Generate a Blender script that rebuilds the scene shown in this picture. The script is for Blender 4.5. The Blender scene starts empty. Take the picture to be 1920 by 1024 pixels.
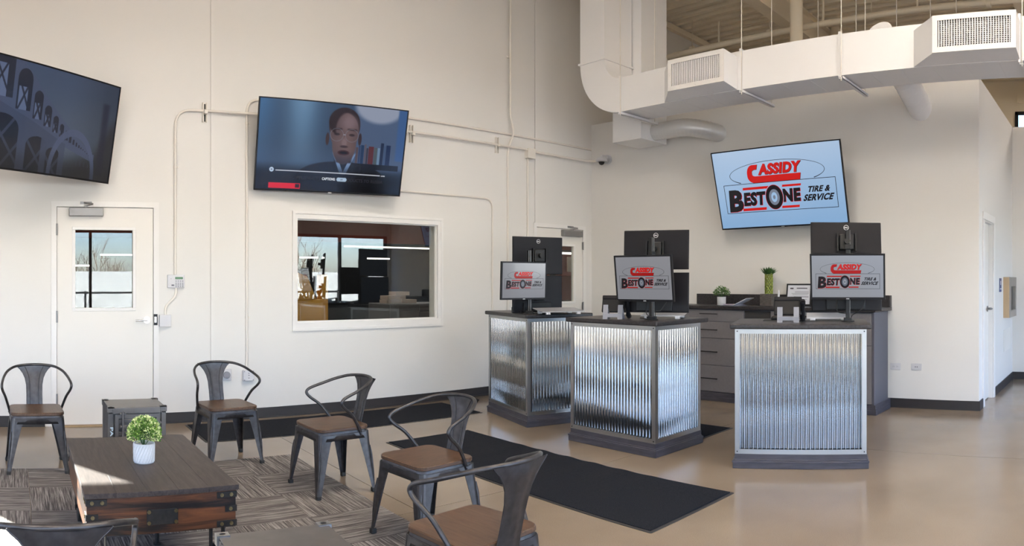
import bpy, bmesh, math, random
import numpy as np
from mathutils import Vector, Matrix
random.seed(7)
PI = math.pi
S = bpy.context.scene
C = S.collection
EXPO = 0.0
# ------------------------------------------------------------------ camera (stitched cylindrical panorama)
FPX, X0, YH, H = 1310.0, 30.0, 527.0, 1.36          # pixels per radian, azimuth origin, horizon row, eye height
cd = bpy.data.cameras.new('camera'); cam = bpy.data.objects.new('camera', cd); C.objects.link(cam); S.camera = cam
cd.type = 'PANO'
try:
    cc = cd.cycles; cc.panorama_type = 'CENTRAL_CYLINDRICAL'
except Exception:
    cc = cd; cc.panorama_type = 'CENTRAL_CYLINDRICAL'
hw = 960 / FPX
cc.central_cylindrical_range_u_min = -hw; cc.central_cylindrical_range_u_max = hw
cc.central_cylindrical_range_v_min = -(1024 - YH) / FPX; cc.central_cylindrical_range_v_max = YH / FPX
cc.central_cylindrical_radius = 1.0
cam.location = (0, 0, H)
cam.rotation_euler = (PI / 2, 0, -(960 - X0) / FPX)
cd.clip_start = 0.05; cd.clip_end = 400
# ------------------------------------------------------------------ view, world, sun
S.view_settings.view_transform = 'Standard'; S.view_settings.look = 'None'
S.view_settings.exposure = EXPO; S.view_settings.gamma = 1; S.view_settings.use_curve_mapping = False
w = bpy.data.worlds.new('world'); S.world = w; w.use_nodes = True
wn = w.node_tree.nodes; wl = w.node_tree.links
bg = wn['Background']
sky = wn.new('ShaderNodeTexSky'); sky.sky_type = 'NISHITA'; sky.sun_disc = False
SUN_EL = math.radians(27); SUN_AZ = math.atan2(-0.56, 0.83)      # sun stands towards (-.56, +.83)
sky.sun_elevation = SUN_EL; sky.sun_rotation = SUN_AZ; sky.air_density = 1.0; sky.dust_density = 1.0; sky.ozone_density = 2.6
tint = wn.new('ShaderNodeMixRGB'); tint.blend_type = 'MULTIPLY'; tint.inputs[0].default_value = 1; tint.inputs[2].default_value = (.95, .93, 1.12, 1)
wl.new(sky.outputs[0], tint.inputs[1]); wl.new(tint.outputs[0], bg.inputs[0]); bg.inputs[1].default_value = 1.45
sd = bpy.data.lights.new('sun', 'SUN'); sd.energy = 110; sd.angle = math.radians(0.53); sd.color = (1, .95, .88)
so = bpy.data.objects.new('sun', sd); C.objects.link(so)
d = Vector((0.56 * math.cos(SUN_EL), -0.83 * math.cos(SUN_EL), -math.sin(SUN_EL)))
so.rotation_euler = d.to_track_quat('-Z', 'Y').to_euler(); so.location = (-6, 12, 8)
S.cycles.use_denoising = True
S.cycles.max_bounces = 10; S.cycles.diffuse_bounces = 6; S.cycles.glossy_bounces = 5; S.cycles.transparent_max_bounces = 12
S.cycles.sample_clamp_indirect = 12
def area(name, loc, rot, sx, sy, power, col, portal=False):
    l = bpy.data.lights.new(name, 'AREA'); l.shape = 'RECTANGLE'; l.size = sx; l.size_y = sy; l.energy = power; l.color = col
    if portal: l.cycles.is_portal = True
    o = bpy.data.objects.new(name, l); C.objects.link(o); o.location = loc; o.rotation_euler = rot; return o
area('window_portal', (2.58, -3.25, 1.33), (PI / 2, 0, 0), 14.0, 2.5, 1, (1, 1, 1), True)
area('window_portal', (-4.85, .78, 1.33), (PI / 2, 0, -PI / 2), 7.3, 2.5, 1, (1, 1, 1), True)

# ------------------------------------------------------------------ materials
def nd(m, t, **k):
    n = m.node_tree.nodes.new(t)
    for a, v in k.items(): setattr(n, a, v)
    return n
def mat(name, col, rough=.5, metal=0, spec=.5, noise=0, nscale=20, bump=0, bscale=80, coat=0, stretch=None, col2=None):
    m = bpy.data.materials.new(name); m.use_nodes = True
    b = m.node_tree.nodes['Principled BSDF']; L = m.node_tree.links
    b.inputs['Base Color'].default_value = (*col, 1); b.inputs['Roughness'].default_value = rough
    b.inputs['Metallic'].default_value = metal; b.inputs['Specular IOR Level'].default_value = spec
    b.inputs['Coat Weight'].default_value = coat
    tc = nd(m, 'ShaderNodeTexCoord'); mp = nd(m, 'ShaderNodeMapping'); L.new(tc.outputs['Object'], mp.inputs[0])
    if stretch: mp.inputs['Scale'].default_value = stretch
    if noise or col2:
        n = nd(m, 'ShaderNodeTexNoise'); n.inputs['Scale'].default_value = nscale; n.inputs['Detail'].default_value = 6
        L.new(mp.outputs[0], n.inputs['Vector'])
        r = nd(m, 'ShaderNodeValToRGB'); L.new(n.outputs[0], r.inputs[0])
        c2 = col2 or tuple(min(1, c * (1 + noise)) for c in col)
        c1 = col if col2 else tuple(c * (1 - noise) for c in col)
        r.color_ramp.elements[0].position = .3; r.color_ramp.elements[1].position = .7
        r.color_ramp.elements[0].color = (*c1, 1); r.color_ramp.elements[1].color = (*c2, 1)
        L.new(r.outputs[0], b.inputs['Base Color'])
    if bump:
        n2 = nd(m, 'ShaderNodeTexNoise'); n2.inputs['Scale'].default_value = bscale; n2.inputs['Detail'].default_value = 4
        L.new(mp.outputs[0], n2.inputs['Vector'])
        bp = nd(m, 'ShaderNodeBump'); bp.inputs['Strength'].default_value = bump; bp.inputs['Distance'].default_value = .003
        L.new(n2.outputs[0], bp.inputs['Height']); L.new(bp.outputs[0], b.inputs['Normal'])
    return m
def emis(name, col, s=1.0, rough=.2, spec=.2):
    m = mat(name, (0.004, .004, .005), rough, 0, spec)
    b = m.node_tree.nodes['Principled BSDF']
    b.inputs['Emission Color'].default_value = (*col, 1); b.inputs['Emission Strength'].default_value = s / 2 ** EXPO
    return m
def lin(r, g, b):
    f = lambda c: (c / 255 / 12.92) if c <= 10 else ((c / 255 + .055) / 1.055) ** 2.4
    return (f(r), f(g), f(b))
M = {}
M['wall'] = mat('wall_paint', (.70, .68, .655), .75, 0, .25, bump=.25, bscale=120)
M['deck_tan'] = mat('deck_paint', (.80, .72, .58), .7, 0, .3)  # one even tan paint for deck, beams, roof pipes and gable
M['door'] = mat('door_paint', (.72, .69, .65), .45, 0, .4, bump=.05, bscale=60)
M['trim'] = mat('trim_paint', (.74, .72, .70), .4, 0, .4)
M['pipe'] = mat('pipe_paint', (.72, .68, .62), .4, 0, .4)
M['duct'] = mat('duct_paint', (.80, .79, .79), .45, 0, .4)
M['base'] = mat('rubber_base', (.028, .026, .028), .5, 0, .4)
M['chrome'] = mat('chrome', (.75, .75, .76), .2, 1)
M['alu'] = mat('brushed_aluminium', (.25, .245, .25), .42, .7)
M['steel'] = mat('gunmetal', (.060, .057, .060), .38, .7, noise=.25, nscale=30)
M['blackmetal'] = mat('black_metal', (.010, .010, .011), .45, 0, .35)
M['plastic'] = mat('black_plastic', (.008, .008, .010), .42, 0, .25)
M['plastic_back'] = mat('monitor_back', (.007, .0065, .009), .45, 0, .2, bump=.1, bscale=300)
M['greyplastic'] = mat('grey_plastic', (.22, .22, .25), .5)
M['whiteplastic'] = mat('white_plastic', (.58, .57, .59), .4)
M['silver'] = mat('silver_plastic', (.42, .43, .46), .35, .3)
M['rubber'] = mat('rubber', (.012, .012, .012), .6)
M['laminate'] = mat('dark_laminate', (.027, .024, .026), .36, 0, .35, noise=.5, nscale=60, bump=.1, bscale=150)
M['greylam'] = mat('grey_laminate', (.165, .158, .168), .5, 0, .4, noise=.05, nscale=40)
M['endlam'] = mat('slate_panel', (.075, .078, .10), .5)
M['opening_shade'] = mat('painted_shade', (.03, .03, .032), .7)  # near-black paint standing in for the shade inside openings
M['plinth'] = mat('slate_plinth', (.048, .047, .062), .45, 0, .5, noise=.25, nscale=8, stretch=(1, 1, 6))
M['mat'] = mat('entrance_mat', (.016, .018, .024), .95, 0, .1, noise=.5, nscale=220, bump=1, bscale=900)
M['matedge'] = mat('mat_border', (.022, .021, .022), .7)
M['brass'] = mat('aged_brass', (.22, .17, .09), .35, 1)
M['iron'] = mat('black_iron', (.014, .013, .013), .55, .4, noise=.4, nscale=40)
M['pot'] = mat('white_ceramic', (.52, .54, .58), .4)
M['potdark'] = mat('charcoal_planter', (.085, .075, .068), .6, 0, .3, noise=.5, nscale=25, stretch=(1, 1, 7))
M['bamboo'] = mat('bamboo_stalk', (.20, .24, .035), .45, noise=.4, nscale=30)
M['leafdark'] = mat('dark_leaf', (.035, .10, .022), .5, noise=.4, nscale=30)
M['paper'] = mat('paper', (.62, .64, .72), .5)
M['paper2'] = mat('printed_paper', (.5, .38, .40), .5, col2=(.28, .25, .45), nscale=25)
M['certificate'] = mat('certificate_paper', (.66, .67, .73), .5)
M['ink'] = mat('print_ink', (.05, .05, .07), .6)
M['blue'] = mat('sign_blue', (.02, .035, .16), .4)
M['lcd'] = mat('lcd_green', (.06, .16, .06), .3)
M['key'] = mat('key_grey', (.16, .16, .19), .5)
M['woodblock'] = mat('light_wood_side', (.50, .36, .22), .5, noise=.2, nscale=6, stretch=(1, 1, .2))
M['cabinet_steel'] = mat('cabinet_steel', (.135, .125, .12), .36, .6, noise=.12, nscale=14)
M['stainless'] = mat('stainless', (.33, .31, .29), .35, .8)
M['black'] = mat('matte_black', (.006, .006, .006), .8)
M['white_print'] = mat('white_print', (.75, .75, .76), .5)
M['teal_print'] = mat('pale_print', (.48, .6, .66), .5)
M['storefront'] = mat('dark_storefront_frame', (.055, .025, .018), .4, .2)
M['asphalt'] = mat('asphalt', (.075, .075, .078), .9, noise=.15, nscale=3)
M['trailer'] = mat('trailer_white', (.40, .41, .43), .5)
M['fence'] = mat('fence_black', (.01, .01, .012), .5)
M['bark'] = mat('bare_twigs', (.20, .14, .10), .8)
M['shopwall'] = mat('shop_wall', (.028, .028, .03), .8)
M['shopred'] = mat('shop_red', (.30, .045, .02), .6)
M['shopyellow'] = mat('machine_orange', (.55, .26, .02), .45)
M['shopgrey'] = mat('tool_chest_grey', (.10, .10, .105), .5)
M['gold'] = mat('brass_pull', (.6, .45, .28), .35, .7)
M['boxes'] = mat('product_carton', (.45, .36, .30), .6)
M['shopfloor'] = mat('shop_floor', (.12, .11, .10), .5)
M['flexduct'] = mat('flex_duct', (.66, .65, .64), .35, .25)
M['brown'] = mat('wood_threshold', (.35, .24, .13), .5)

# wood: dark stained table planks and chair seats, grain along an axis
def woodmat(name, c1, c2, stretch, rough=.42, sc=9, pos=(.34, .68)):
    m = mat(name, c1, rough, 0, .4)
    b = m.node_tree.nodes['Principled BSDF']; L = m.node_tree.links
    tc = nd(m, 'ShaderNodeTexCoord'); mp = nd(m, 'ShaderNodeMapping'); mp.inputs['Scale'].default_value = stretch
    L.new(tc.outputs['Object'], mp.inputs[0])
    n = nd(m, 'ShaderNodeTexNoise'); n.inputs['Scale'].default_value = sc; n.inputs['Detail'].default_value = 8; n.inputs['Roughness'].default_value = .65; n.inputs['Distortion'].default_value = .6
    L.new(mp.outputs[0], n.inputs['Vector'])
    r = nd(m, 'ShaderNodeValToRGB'); L.new(n.outputs[0], r.inputs[0])
    r.color_ramp.elements[0].position = pos[0]; r.color_ramp.elements[1].position = pos[1]
    r.color_ramp.elements[0].color = (*c1, 1); r.color_ramp.elements[1].color = (*c2, 1)
    L.new(r.outputs[0], b.inputs['Base Color'])
    bp = nd(m, 'ShaderNodeBump'); bp.inputs['Strength'].default_value = .25; bp.inputs['Distance'].default_value = .002
    L.new(n.outputs[0], bp.inputs['Height']); L.new(bp.outputs[0], b.inputs['Normal'])
    return m
M['tabletop'] = woodmat('stained_table_top', (.014, .010, .010), (.050, .037, .034), (9, .8, 9), .5, 7)
M['tableside'] = woodmat('stained_table_side', (.005, .003, .003), (.13, .046, .017), (.8, 9, 9), .42, 2.4, (.42, .66))
M['tableside2'] = woodmat('stained_table_end', (.005, .003, .003), (.13, .046, .017), (9, .8, 9), .42, 2.4, (.42, .66))
M['seatwood'] = woodmat('walnut_seat', (.050, .026, .015), (.105, .058, .034), (12, 1.2, 12), .4, 6)

# polished concrete
def concrete():
    m = mat('polished_concrete', (.3, .25, .2), .22, 0, .5)
    b = m.node_tree.nodes['Principled BSDF']; L = m.node_tree.links
    tc = nd(m, 'ShaderNodeTexCoord')
    n = nd(m, 'ShaderNodeTexNoise'); n.inputs['Scale'].default_value = 1.1; n.inputs['Detail'].default_value = 5; L.new(tc.outputs['Object'], n.inputs['Vector'])
    r = nd(m, 'ShaderNodeValToRGB'); L.new(n.outputs[0], r.inputs[0])
    r.color_ramp.elements[0].position = .3; r.color_ramp.elements[1].position = .72
    r.color_ramp.elements[0].color = (.215, .168, .122, 1); r.color_ramp.elements[1].color = (.275, .217, .160, 1)
    n2 = nd(m, 'ShaderNodeTexNoise'); n2.inputs['Scale'].default_value = 300; n2.inputs['Detail'].default_value = 2; L.new(tc.outputs['Object'], n2.inputs['Vector'])
    r2 = nd(m, 'ShaderNodeValToRGB'); L.new(n2.outputs[0], r2.inputs[0])
    r2.color_ramp.elements[0].position = .33; r2.color_ramp.elements[1].position = .68
    r2.color_ramp.elements[0].color = (.80, .78, .76, 1); r2.color_ramp.elements[1].color = (1.15, 1.15, 1.15, 1)
    mx = nd(m, 'ShaderNodeMixRGB', blend_type='MULTIPLY'); mx.inputs[0].default_value = 1
    L.new(r.outputs[0], mx.inputs[1]); L.new(r2.outputs[0], mx.inputs[2]); L.new(mx.outputs[0], b.inputs['Base Color'])
    r3 = nd(m, 'ShaderNodeMapRange'); r3.inputs[3].default_value = .13; r3.inputs[4].default_value = .20; L.new(n.outputs[0], r3.inputs[0]); L.new(r3.outputs[0], b.inputs['Roughness'])
    return m
M['concrete'] = concrete()

# carpet tile: fine ribs along local x
def carpet(name, axis):
    m = mat(name, (.1, .1, .1), .95, 0, .1)
    b = m.node_tree.nodes['Principled BSDF']; L = m.node_tree.links
    tc = nd(m, 'ShaderNodeTexCoord'); mp = nd(m, 'ShaderNodeMapping'); L.new(tc.outputs['Object'], mp.inputs[0])
    mp.inputs['Scale'].default_value = (3.5, 120, 1) if axis == 'x' else (120, 3.5, 1)
    oi = nd(m, 'ShaderNodeObjectInfo'); cb = nd(m, 'ShaderNodeCombineXYZ'); ml = nd(m, 'ShaderNodeMath', operation='MULTIPLY'); ml.inputs[1].default_value = 90
    L.new(oi.outputs['Random'], ml.inputs[0]); [L.new(ml.outputs[0], cb.inputs[k]) for k in range(3)]; L.new(cb.outputs[0], mp.inputs['Location'])
    n = nd(m, 'ShaderNodeTexNoise'); n.inputs['Scale'].default_value = 1.0; n.inputs['Detail'].default_value = 5; n.inputs['Roughness'].default_value = .7; L.new(mp.outputs[0], n.inputs['Vector'])
    r = nd(m, 'ShaderNodeValToRGB'); L.new(n.outputs[0], r.inputs[0])
    e = r.color_ramp.elements; e[0].position = .36; e[1].position = .66
    e[0].color = (.048, .044, .045, 1); e[1].color = (.34, .32, .31, 1)
    k = e.new(.5); k.color = (.135, .124, .120, 1)
    L.new(r.outputs[0], b.inputs['Base Color'])
    bp = nd(m, 'ShaderNodeBump'); bp.inputs['Strength'].default_value = .6; bp.inputs['Distance'].default_value = .004
    L.new(n.outputs[0], bp.inputs['Height']); L.new(bp.outputs[0], b.inputs['Normal'])
    return m
M['carpet_x'] = carpet('carpet_ribs_x', 'x'); M['carpet_y'] = carpet('carpet_ribs_y', 'y')

# galvanised sheet
def galv(name, base, rlo, rhi):
    m = mat(name, base, .2, 1)
    b = m.node_tree.nodes['Principled BSDF']; L = m.node_tree.links
    tc = nd(m, 'ShaderNodeTexCoord')
    v = nd(m, 'ShaderNodeTexVoronoi'); v.inputs['Scale'].default_value = 160; L.new(tc.outputs['Object'], v.inputs['Vector'])
    mr = nd(m, 'ShaderNodeMapRange'); L.new(v.outputs['Color'], mr.inputs[0]); mr.inputs[3].default_value = rlo; mr.inputs[4].default_value = rhi
    L.new(mr.outputs[0], b.inputs['Roughness'])
    n = nd(m, 'ShaderNodeTexNoise'); n.inputs['Scale'].default_value = 9; n.inputs['Detail'].default_value = 4; L.new(tc.outputs['Object'], n.inputs['Vector'])
    bp = nd(m, 'ShaderNodeBump'); bp.inputs['Strength'].default_value = .008; bp.inputs['Distance'].default_value = .01
    L.new(n.outputs[0], bp.inputs['Height']); L.new(bp.outputs[0], b.inputs['Normal'])
    return m
M['galv'] = galv('galvanised_sheet', (.44, .43, .41), .045, .09)
M['galvtrim'] = galv('galvanised_trim', (.40, .40, .40), .28, .42)

def glass(name, tint=(1, 1, 1), refl=.03, rough=.0):
    m = bpy.data.materials.new(name); m.use_nodes = True; nt = m.node_tree; nt.nodes.clear()
    o = nt.nodes.new('ShaderNodeOutputMaterial'); mx = nt.nodes.new('ShaderNodeMixShader')
    t = nt.nodes.new('ShaderNodeBsdfTransparent'); t.inputs[0].default_value = (*tint, 1)
    g = nt.nodes.new('ShaderNodeBsdfGlossy'); g.inputs['Roughness'].default_value = rough
    fr = nt.nodes.new('ShaderNodeFresnel'); fr.inputs[0].default_value = 1.5
    ge = nt.nodes.new('ShaderNodeNewGeometry'); io = nt.nodes.new('ShaderNodeMapRange'); io.inputs[3].default_value = 1.5; io.inputs[4].default_value = 1 / 1.5
    nt.links.new(ge.outputs['Backfacing'], io.inputs[0]); nt.links.new(io.outputs[0], fr.inputs[0])      # same reflection from both sides of the pane
    a = nt.nodes.new('ShaderNodeMath'); a.operation = 'MULTIPLY_ADD'; a.inputs[1].default_value = 1.0; a.inputs[2].default_value = refl
    nt.links.new(fr.outputs[0], a.inputs[0]); nt.links.new(a.outputs[0], mx.inputs[0])
    nt.links.new(t.outputs[0], mx.inputs[1]); nt.links.new(g.outputs[0], mx.inputs[2]); nt.links.new(mx.outputs[0], o.inputs[0])
    return m
M['glass'] = glass('interior_glass', (.80, .82, .80), .03)
M['paneclear'] = glass('storefront_glass', (.92, .95, .94), .0)

def leafmat(name, cdark, clight):
    m = mat(name, cdark, .45)
    b = m.node_tree.nodes['Principled BSDF']; L = m.node_tree.links
    g = nd(m, 'ShaderNodeNewGeometry'); r = nd(m, 'ShaderNodeValToRGB'); L.new(g.outputs['Random Per Island'], r.inputs[0])
    r.color_ramp.elements[0].color = (*cdark, 1); r.color_ramp.elements[1].color = (*clight, 1)
    L.new(r.outputs[0], b.inputs['Base Color']); return m
M['leaf'] = leafmat('green_leaves', (.05, .15, .02), (.22, .36, .06))
M['leafy'] = leafmat('pale_leaf_tips', (.38, .50, .14), (.80, .82, .45))
M['leafd'] = leafmat('deep_green_leaves', (.03, .085, .02), (.12, .24, .05))

# ------------------------------------------------------------------ mesh helpers
class MB:
    def __init__(s): s.v = []; s.f = []; s.sm = []
    def add(s, vs, fs, smooth=False):
        b = len(s.v); s.v += [tuple(v) for v in vs]; s.f += [tuple(b + i for i in f) for f in fs]; s.sm += [smooth] * len(fs); return s
    def box(s, x0, x1, y0, y1, z0, z1, mtx=None):
        v = [(x, y, z) for z in (z0, z1) for y in (y0, y1) for x in (x0, x1)]
        if mtx: v = [tuple(mtx @ Vector(p)) for p in v]
        return s.add(v, [(0, 2, 3, 1), (4, 5, 7, 6), (0, 1, 5, 4), (2, 6, 7, 3), (0, 4, 6, 2), (1, 3, 7, 5)])
    def bev(s, x0, x1, y0, y1, z0, z1, b=.004, mtx=None, seg=2):
        bm = bmesh.new(); bmesh.ops.create_cube(bm, size=1)
        for q in bm.verts: q.co = Vector(((x0 + x1) / 2 + q.co.x * (x1 - x0), (y0 + y1) / 2 + q.co.y * (y1 - y0), (z0 + z1) / 2 + q.co.z * (z1 - z0)))
        b = min(b, abs(x1 - x0) * .45, abs(y1 - y0) * .45, abs(z1 - z0) * .45)
        bmesh.ops.bevel(bm, geom=bm.edges[:], offset=b, segments=seg, affect='EDGES', profile=.5)
        if mtx: bm.transform(mtx)
        bm.verts.index_update()
        s.add([v.co[:] for v in bm.verts], [[v.index for v in f.verts] for f in bm.faces]); bm.free(); return s
    def cyl(s, a, b, r, n=16, r2=None, cap=True, smooth=True):
        a = Vector(a); b = Vector(b); r2 = r if r2 is None else r2; ax = (b - a).normalized()
        u = ax.orthogonal().normalized(); v = ax.cross(u)
        P = [a + (u * math.cos(t) + v * math.sin(t)) * r for t in [2 * PI * i / n for i in range(n)]]
        Q = [b + (u * math.cos(t) + v * math.sin(t)) * r2 for t in [2 * PI * i / n for i in range(n)]]
        s.add(P + Q, [(i, (i + 1) % n, n + (i + 1) % n, n + i) for i in range(n)], smooth)
        if cap: s.add(P, [tuple(range(n))[::-1]]); s.add(Q, [tuple(range(n))])
        return s
    def tube(s, pts, r, n=10, cap=True, squash=1):
        pts = [Vector(p) for p in pts]; rings = []; t = (pts[1] - pts[0]).normalized(); u = t.orthogonal().normalized()
        for i, p in enumerate(pts):
            t = (pts[min(i + 1, len(pts) - 1)] - pts[max(i - 1, 0)]).normalized()
            u = (u - t * u.dot(t)).normalized(); v = t.cross(u); rr = r(i) if callable(r) else r
            rings.append([p + (u * math.cos(a) + v * math.sin(a)) * rr for a in [2 * PI * k / n for k in range(n)]])
        fs = [(i * n + k, i * n + (k + 1) % n, (i + 1) * n + (k + 1) % n, (i + 1) * n + k) for i in range(len(pts) - 1) for k in range(n)]
        s.add([q for R in rings for q in R], fs, True)
        if cap: s.add(rings[0], [tuple(range(n))[::-1]]); s.add(rings[-1], [tuple(range(n))])
        return s
    def lathe(s, prof, n=32, c=(0, 0, 0), smooth=True):
        v = [(c[0] + r * math.cos(2 * PI * k / n), c[1] + r * math.sin(2 * PI * k / n), c[2] + z) for r, z in prof for k in range(n)]
        return s.add(v, [(i * n + k, i * n + (k + 1) % n, (i + 1) * n + (k + 1) % n, (i + 1) * n + k) for i in range(len(prof) - 1) for k in range(n)], smooth)
    def prism(s, poly, z0, z1, mtx=None):                 # poly: (x, y) list, extruded in z
        n = len(poly); v = [(x, y, z0) for x, y in poly] + [(x, y, z1) for x, y in poly]
        if mtx: v = [tuple(mtx @ Vector(p)) for p in v]
        return s.add(v, [tuple(range(n))[::-1], tuple(range(n, 2 * n))] + [(i, (i + 1) % n, n + (i + 1) % n, n + i) for i in range(n)])
    def mesh(s, name, m):
        me = bpy.data.meshes.new(name); me.from_pydata(s.v, [], s.f); me.materials.append(m)
        me.polygons.foreach_set('use_smooth', s.sm)
        bm = bmesh.new(); bm.from_mesh(me); bmesh.ops.recalc_face_normals(bm, faces=bm.faces[:]); bm.to_mesh(me); bm.free()
        me.update(); return me
    def build(s, name, m, parent=None, **k): return link(name, s.mesh(name, m), parent, **k)
def link(name, me, parent=None, loc=None, rot=None, scale=None, label=None, cat=None, group=None, kind=None):
    o = bpy.data.objects.new(name, me); C.objects.link(o)
    if parent: o.parent = parent
    if loc is not None: o.location = loc
    if rot is not None: o.rotation_euler = rot
    if scale is not None: o.scale = scale
    return tag(o, label, cat, group, kind)
def tag(o, label=None, cat=None, group=None, kind=None):
    if label: o['label'] = label
    if cat: o['category'] = cat
    if group: o['group'] = group
    if kind: o['kind'] = kind
    return o
def thing(name, label=None, cat=None, loc=(0, 0, 0), rz=0, group=None, kind=None):
    o = bpy.data.objects.new(name, None); C.objects.link(o); o.location = loc; o.rotation_euler = (0, 0, rz); o.empty_display_size = .1
    return tag(o, label, cat, group, kind)
def kids(o): return [c for c in bpy.data.objects if c.parent == o]
def dup(root, loc, rz, label=None, group=None, skip=()):
    r = root.copy(); C.objects.link(r); r.location = loc; r.rotation_euler = (0, 0, rz)
    if label: r['label'] = label
    if group: r['group'] = group
    for ch in kids(root):
        if ch.name.split('.')[0] in skip: continue
        c = ch.copy(); C.objects.link(c); c.parent = r
        for g in kids(ch):
            dd = g.copy(); C.objects.link(dd); dd.parent = c
    return r
def smooth_path(pts, k=8):
    P = [Vector(p) for p in pts]; P = [P[0] * 2 - P[1]] + P + [P[-1] * 2 - P[-2]]; out = []
    for i in range(1, len(P) - 2):
        a, b, c, d_ = P[i - 1], P[i], P[i + 1], P[i + 2]
        for j in range(k):
            t = j / k
            out.append(.5 * ((2 * b) + (c - a) * t + (2 * a - 5 * b + 4 * c - d_) * t * t + (3 * b - a - 3 * c + d_) * t ** 3))
    out.append(P[-2]); return out
def fillet(pts, rad=.05, k=6):                             # polyline with rounded corners
    P = [Vector(p) for p in pts]; out = [P[0]]
    for i in range(1, len(P) - 1):
        a = (P[i - 1] - P[i]); b = (P[i + 1] - P[i]); r = min(rad, a.length * .49, b.length * .49)
        A = P[i] + a.normalized() * r; B = P[i] + b.normalized() * r
        for j in range(k + 1):
            t = j / k; out.append(A * (1 - t) ** 2 + P[i] * 2 * t * (1 - t) + B * t * t)
    out.append(P[-1]); return out
_text = {}
def text_mesh(s, key, m, bold=0.0, shear=0.0, flip=False):
    """unit-box mesh (0..1 x 0..1, z up 0..1 thick) of a word"""
    k = (s, key, bold, shear)
    if k in _text: return _text[k]
    cu = bpy.data.curves.new('word', 'FONT'); cu.body = s; cu.size = 1; cu.offset = bold; cu.extrude = .5; cu.space_character = 1 + bold * 1.6; cu.resolution_u = 3
    o = bpy.data.objects.new('word', cu); C.objects.link(o)
    bpy.context.view_layer.update()
    me = bpy.data.meshes.new_from_object(o.evaluated_get(bpy.context.evaluated_depsgraph_get()))
    bpy.data.objects.remove(o); bpy.data.curves.remove(cu)
    co = np.zeros(len(me.vertices) * 3); me.vertices.foreach_get('co', co); co = co.reshape(-1, 3)
    lo = co.min(0); hi = co.max(0); co = (co - lo) / np.maximum(hi - lo, 1e-6)
    co[:, 0] = (co[:, 0] + shear * co[:, 1]) / (1 + shear)
    me.vertices.foreach_set('co', co.ravel()); me.materials.clear(); me.materials.append(m); me.name = 'lettering'; me.update()
    _text[k] = me; return me

# ================================================================== STRUCTURE
D1 = 6.528; XW = 7.05; XE = 7.185; YE = 1.40; ZC = 5.40; WT = 3.50      # wall 1 at y=D1; partial wall 2; its height
def cells(mb, xs, zs, solid, t, mtx=None, depth=lambda x: 0):
    for i in range(len(xs) - 1):
        for j in range(len(zs) - 1):
            if solid((xs[i] + xs[i + 1]) / 2, (zs[j] + zs[j + 1]) / 2):
                mb.box(xs[i], xs[i + 1], depth((xs[i] + xs[i + 1]) / 2), t, zs[j], zs[j + 1], mtx)
# floor: dark joint bed with saw-cut slabs on it
fl = MB().box(-5, 14.2, -3.3, 6.7, -.12, -.006).build('floor', M['base'], kind='structure')
jx = [-5, -.80, 2.25, 5.30, 8.35, 11.4, 14.2]; jy = [-3.3, .415, 3.465, 6.7]
slabmesh = {}
for i in range(6):
    for j in range(3):
        g = .0022
        me = MB().box(jx[i] + g, jx[i + 1] - g, jy[j] + g, jy[j + 1] - g, -.02, 0).mesh('slab', M['concrete'])
        link('slab', me, fl)
# wall along y = D1 (holds the doors and the interior window)
op = [(.334, 1.334, 0, 2.095), (2.76, 4.52, .92, 2.01), (5.975, 6.92, 0, 2.10), (-3.0, -1.765, 1.25, 2.70)]
xs = sorted({-4.6, 1.856, 1.870, 5.986, 5.998 - .0, 14.2} | {q for o in op for q in o[:2]}); zs = sorted({0, 5.6} | {q for o in op for q in o[2:]})
mb = MB()
cells(mb, xs, zs, lambda x, z: not any(a < x < b and c < z < d_ for a, b, c, d_ in op), .20, Matrix.Translation((0, D1, 0)),
      lambda x: .012 if (1.856 < x < 1.870 or 5.986 < x < 5.998) else 0)
mb.build('wall_left', M['wall'], kind='structure')
# wall 2 (partial height), wall 3, wall 4
A2 = Vector((XW, D1, 0)); B2 = Vector((XE, YE, 0)); L2 = (B2 - A2).length; a2 = math.atan2((B2 - A2).y, (B2 - A2).x)
MW2 = Matrix.Translation(A2) @ Matrix.Rotation(a2, 4, 'Z')         # local x along the wall, local -y = into the room? (see W2)
def W2(s, z, off=0):                                               # a point on wall 2: s metres from the far corner
    u = (B2 - A2).normalized(); n = Vector((u.y, -u.x, 0)); n = n if n.x < 0 else -n
    return A2 + u * s + n * off + Vector((0, 0, z))
MB().box(0, L2, 0, .14, 0, WT, MW2).build('wall_back', M['wall'], kind='structure')
op3 = (7.45, 8.03, 0, 2.03)
mb = MB(); cells(mb, [XE + .02, 7.45, 8.03, 9.61], [0, 2.03, WT], lambda x, z: not (7.45 < x < 8.03 and z < 2.03), .14, Matrix.Translation((0, YE, 0)))
mb.build('wall_hall', M['wall'], kind='structure')
MB().box(9.61, 9.75, -3, YE + .14, 0, WT).build('wall_right', M['wall'], kind='structure')
far = MB()
cells(far, [-3.1, 1.66, 1.98, 6.7], [0, 4.42, 4.78, 5.6], lambda y, z: not (1.66 < y < 1.98 and 4.42 < z < 4.78), .2, Matrix.Translation((14.2, 0, 0)) @ Matrix.Rotation(PI / 2, 4, 'Z') @ Matrix.Scale(1, 4))
far.build('wall_far', M['deck_tan'], kind='structure')
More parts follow.
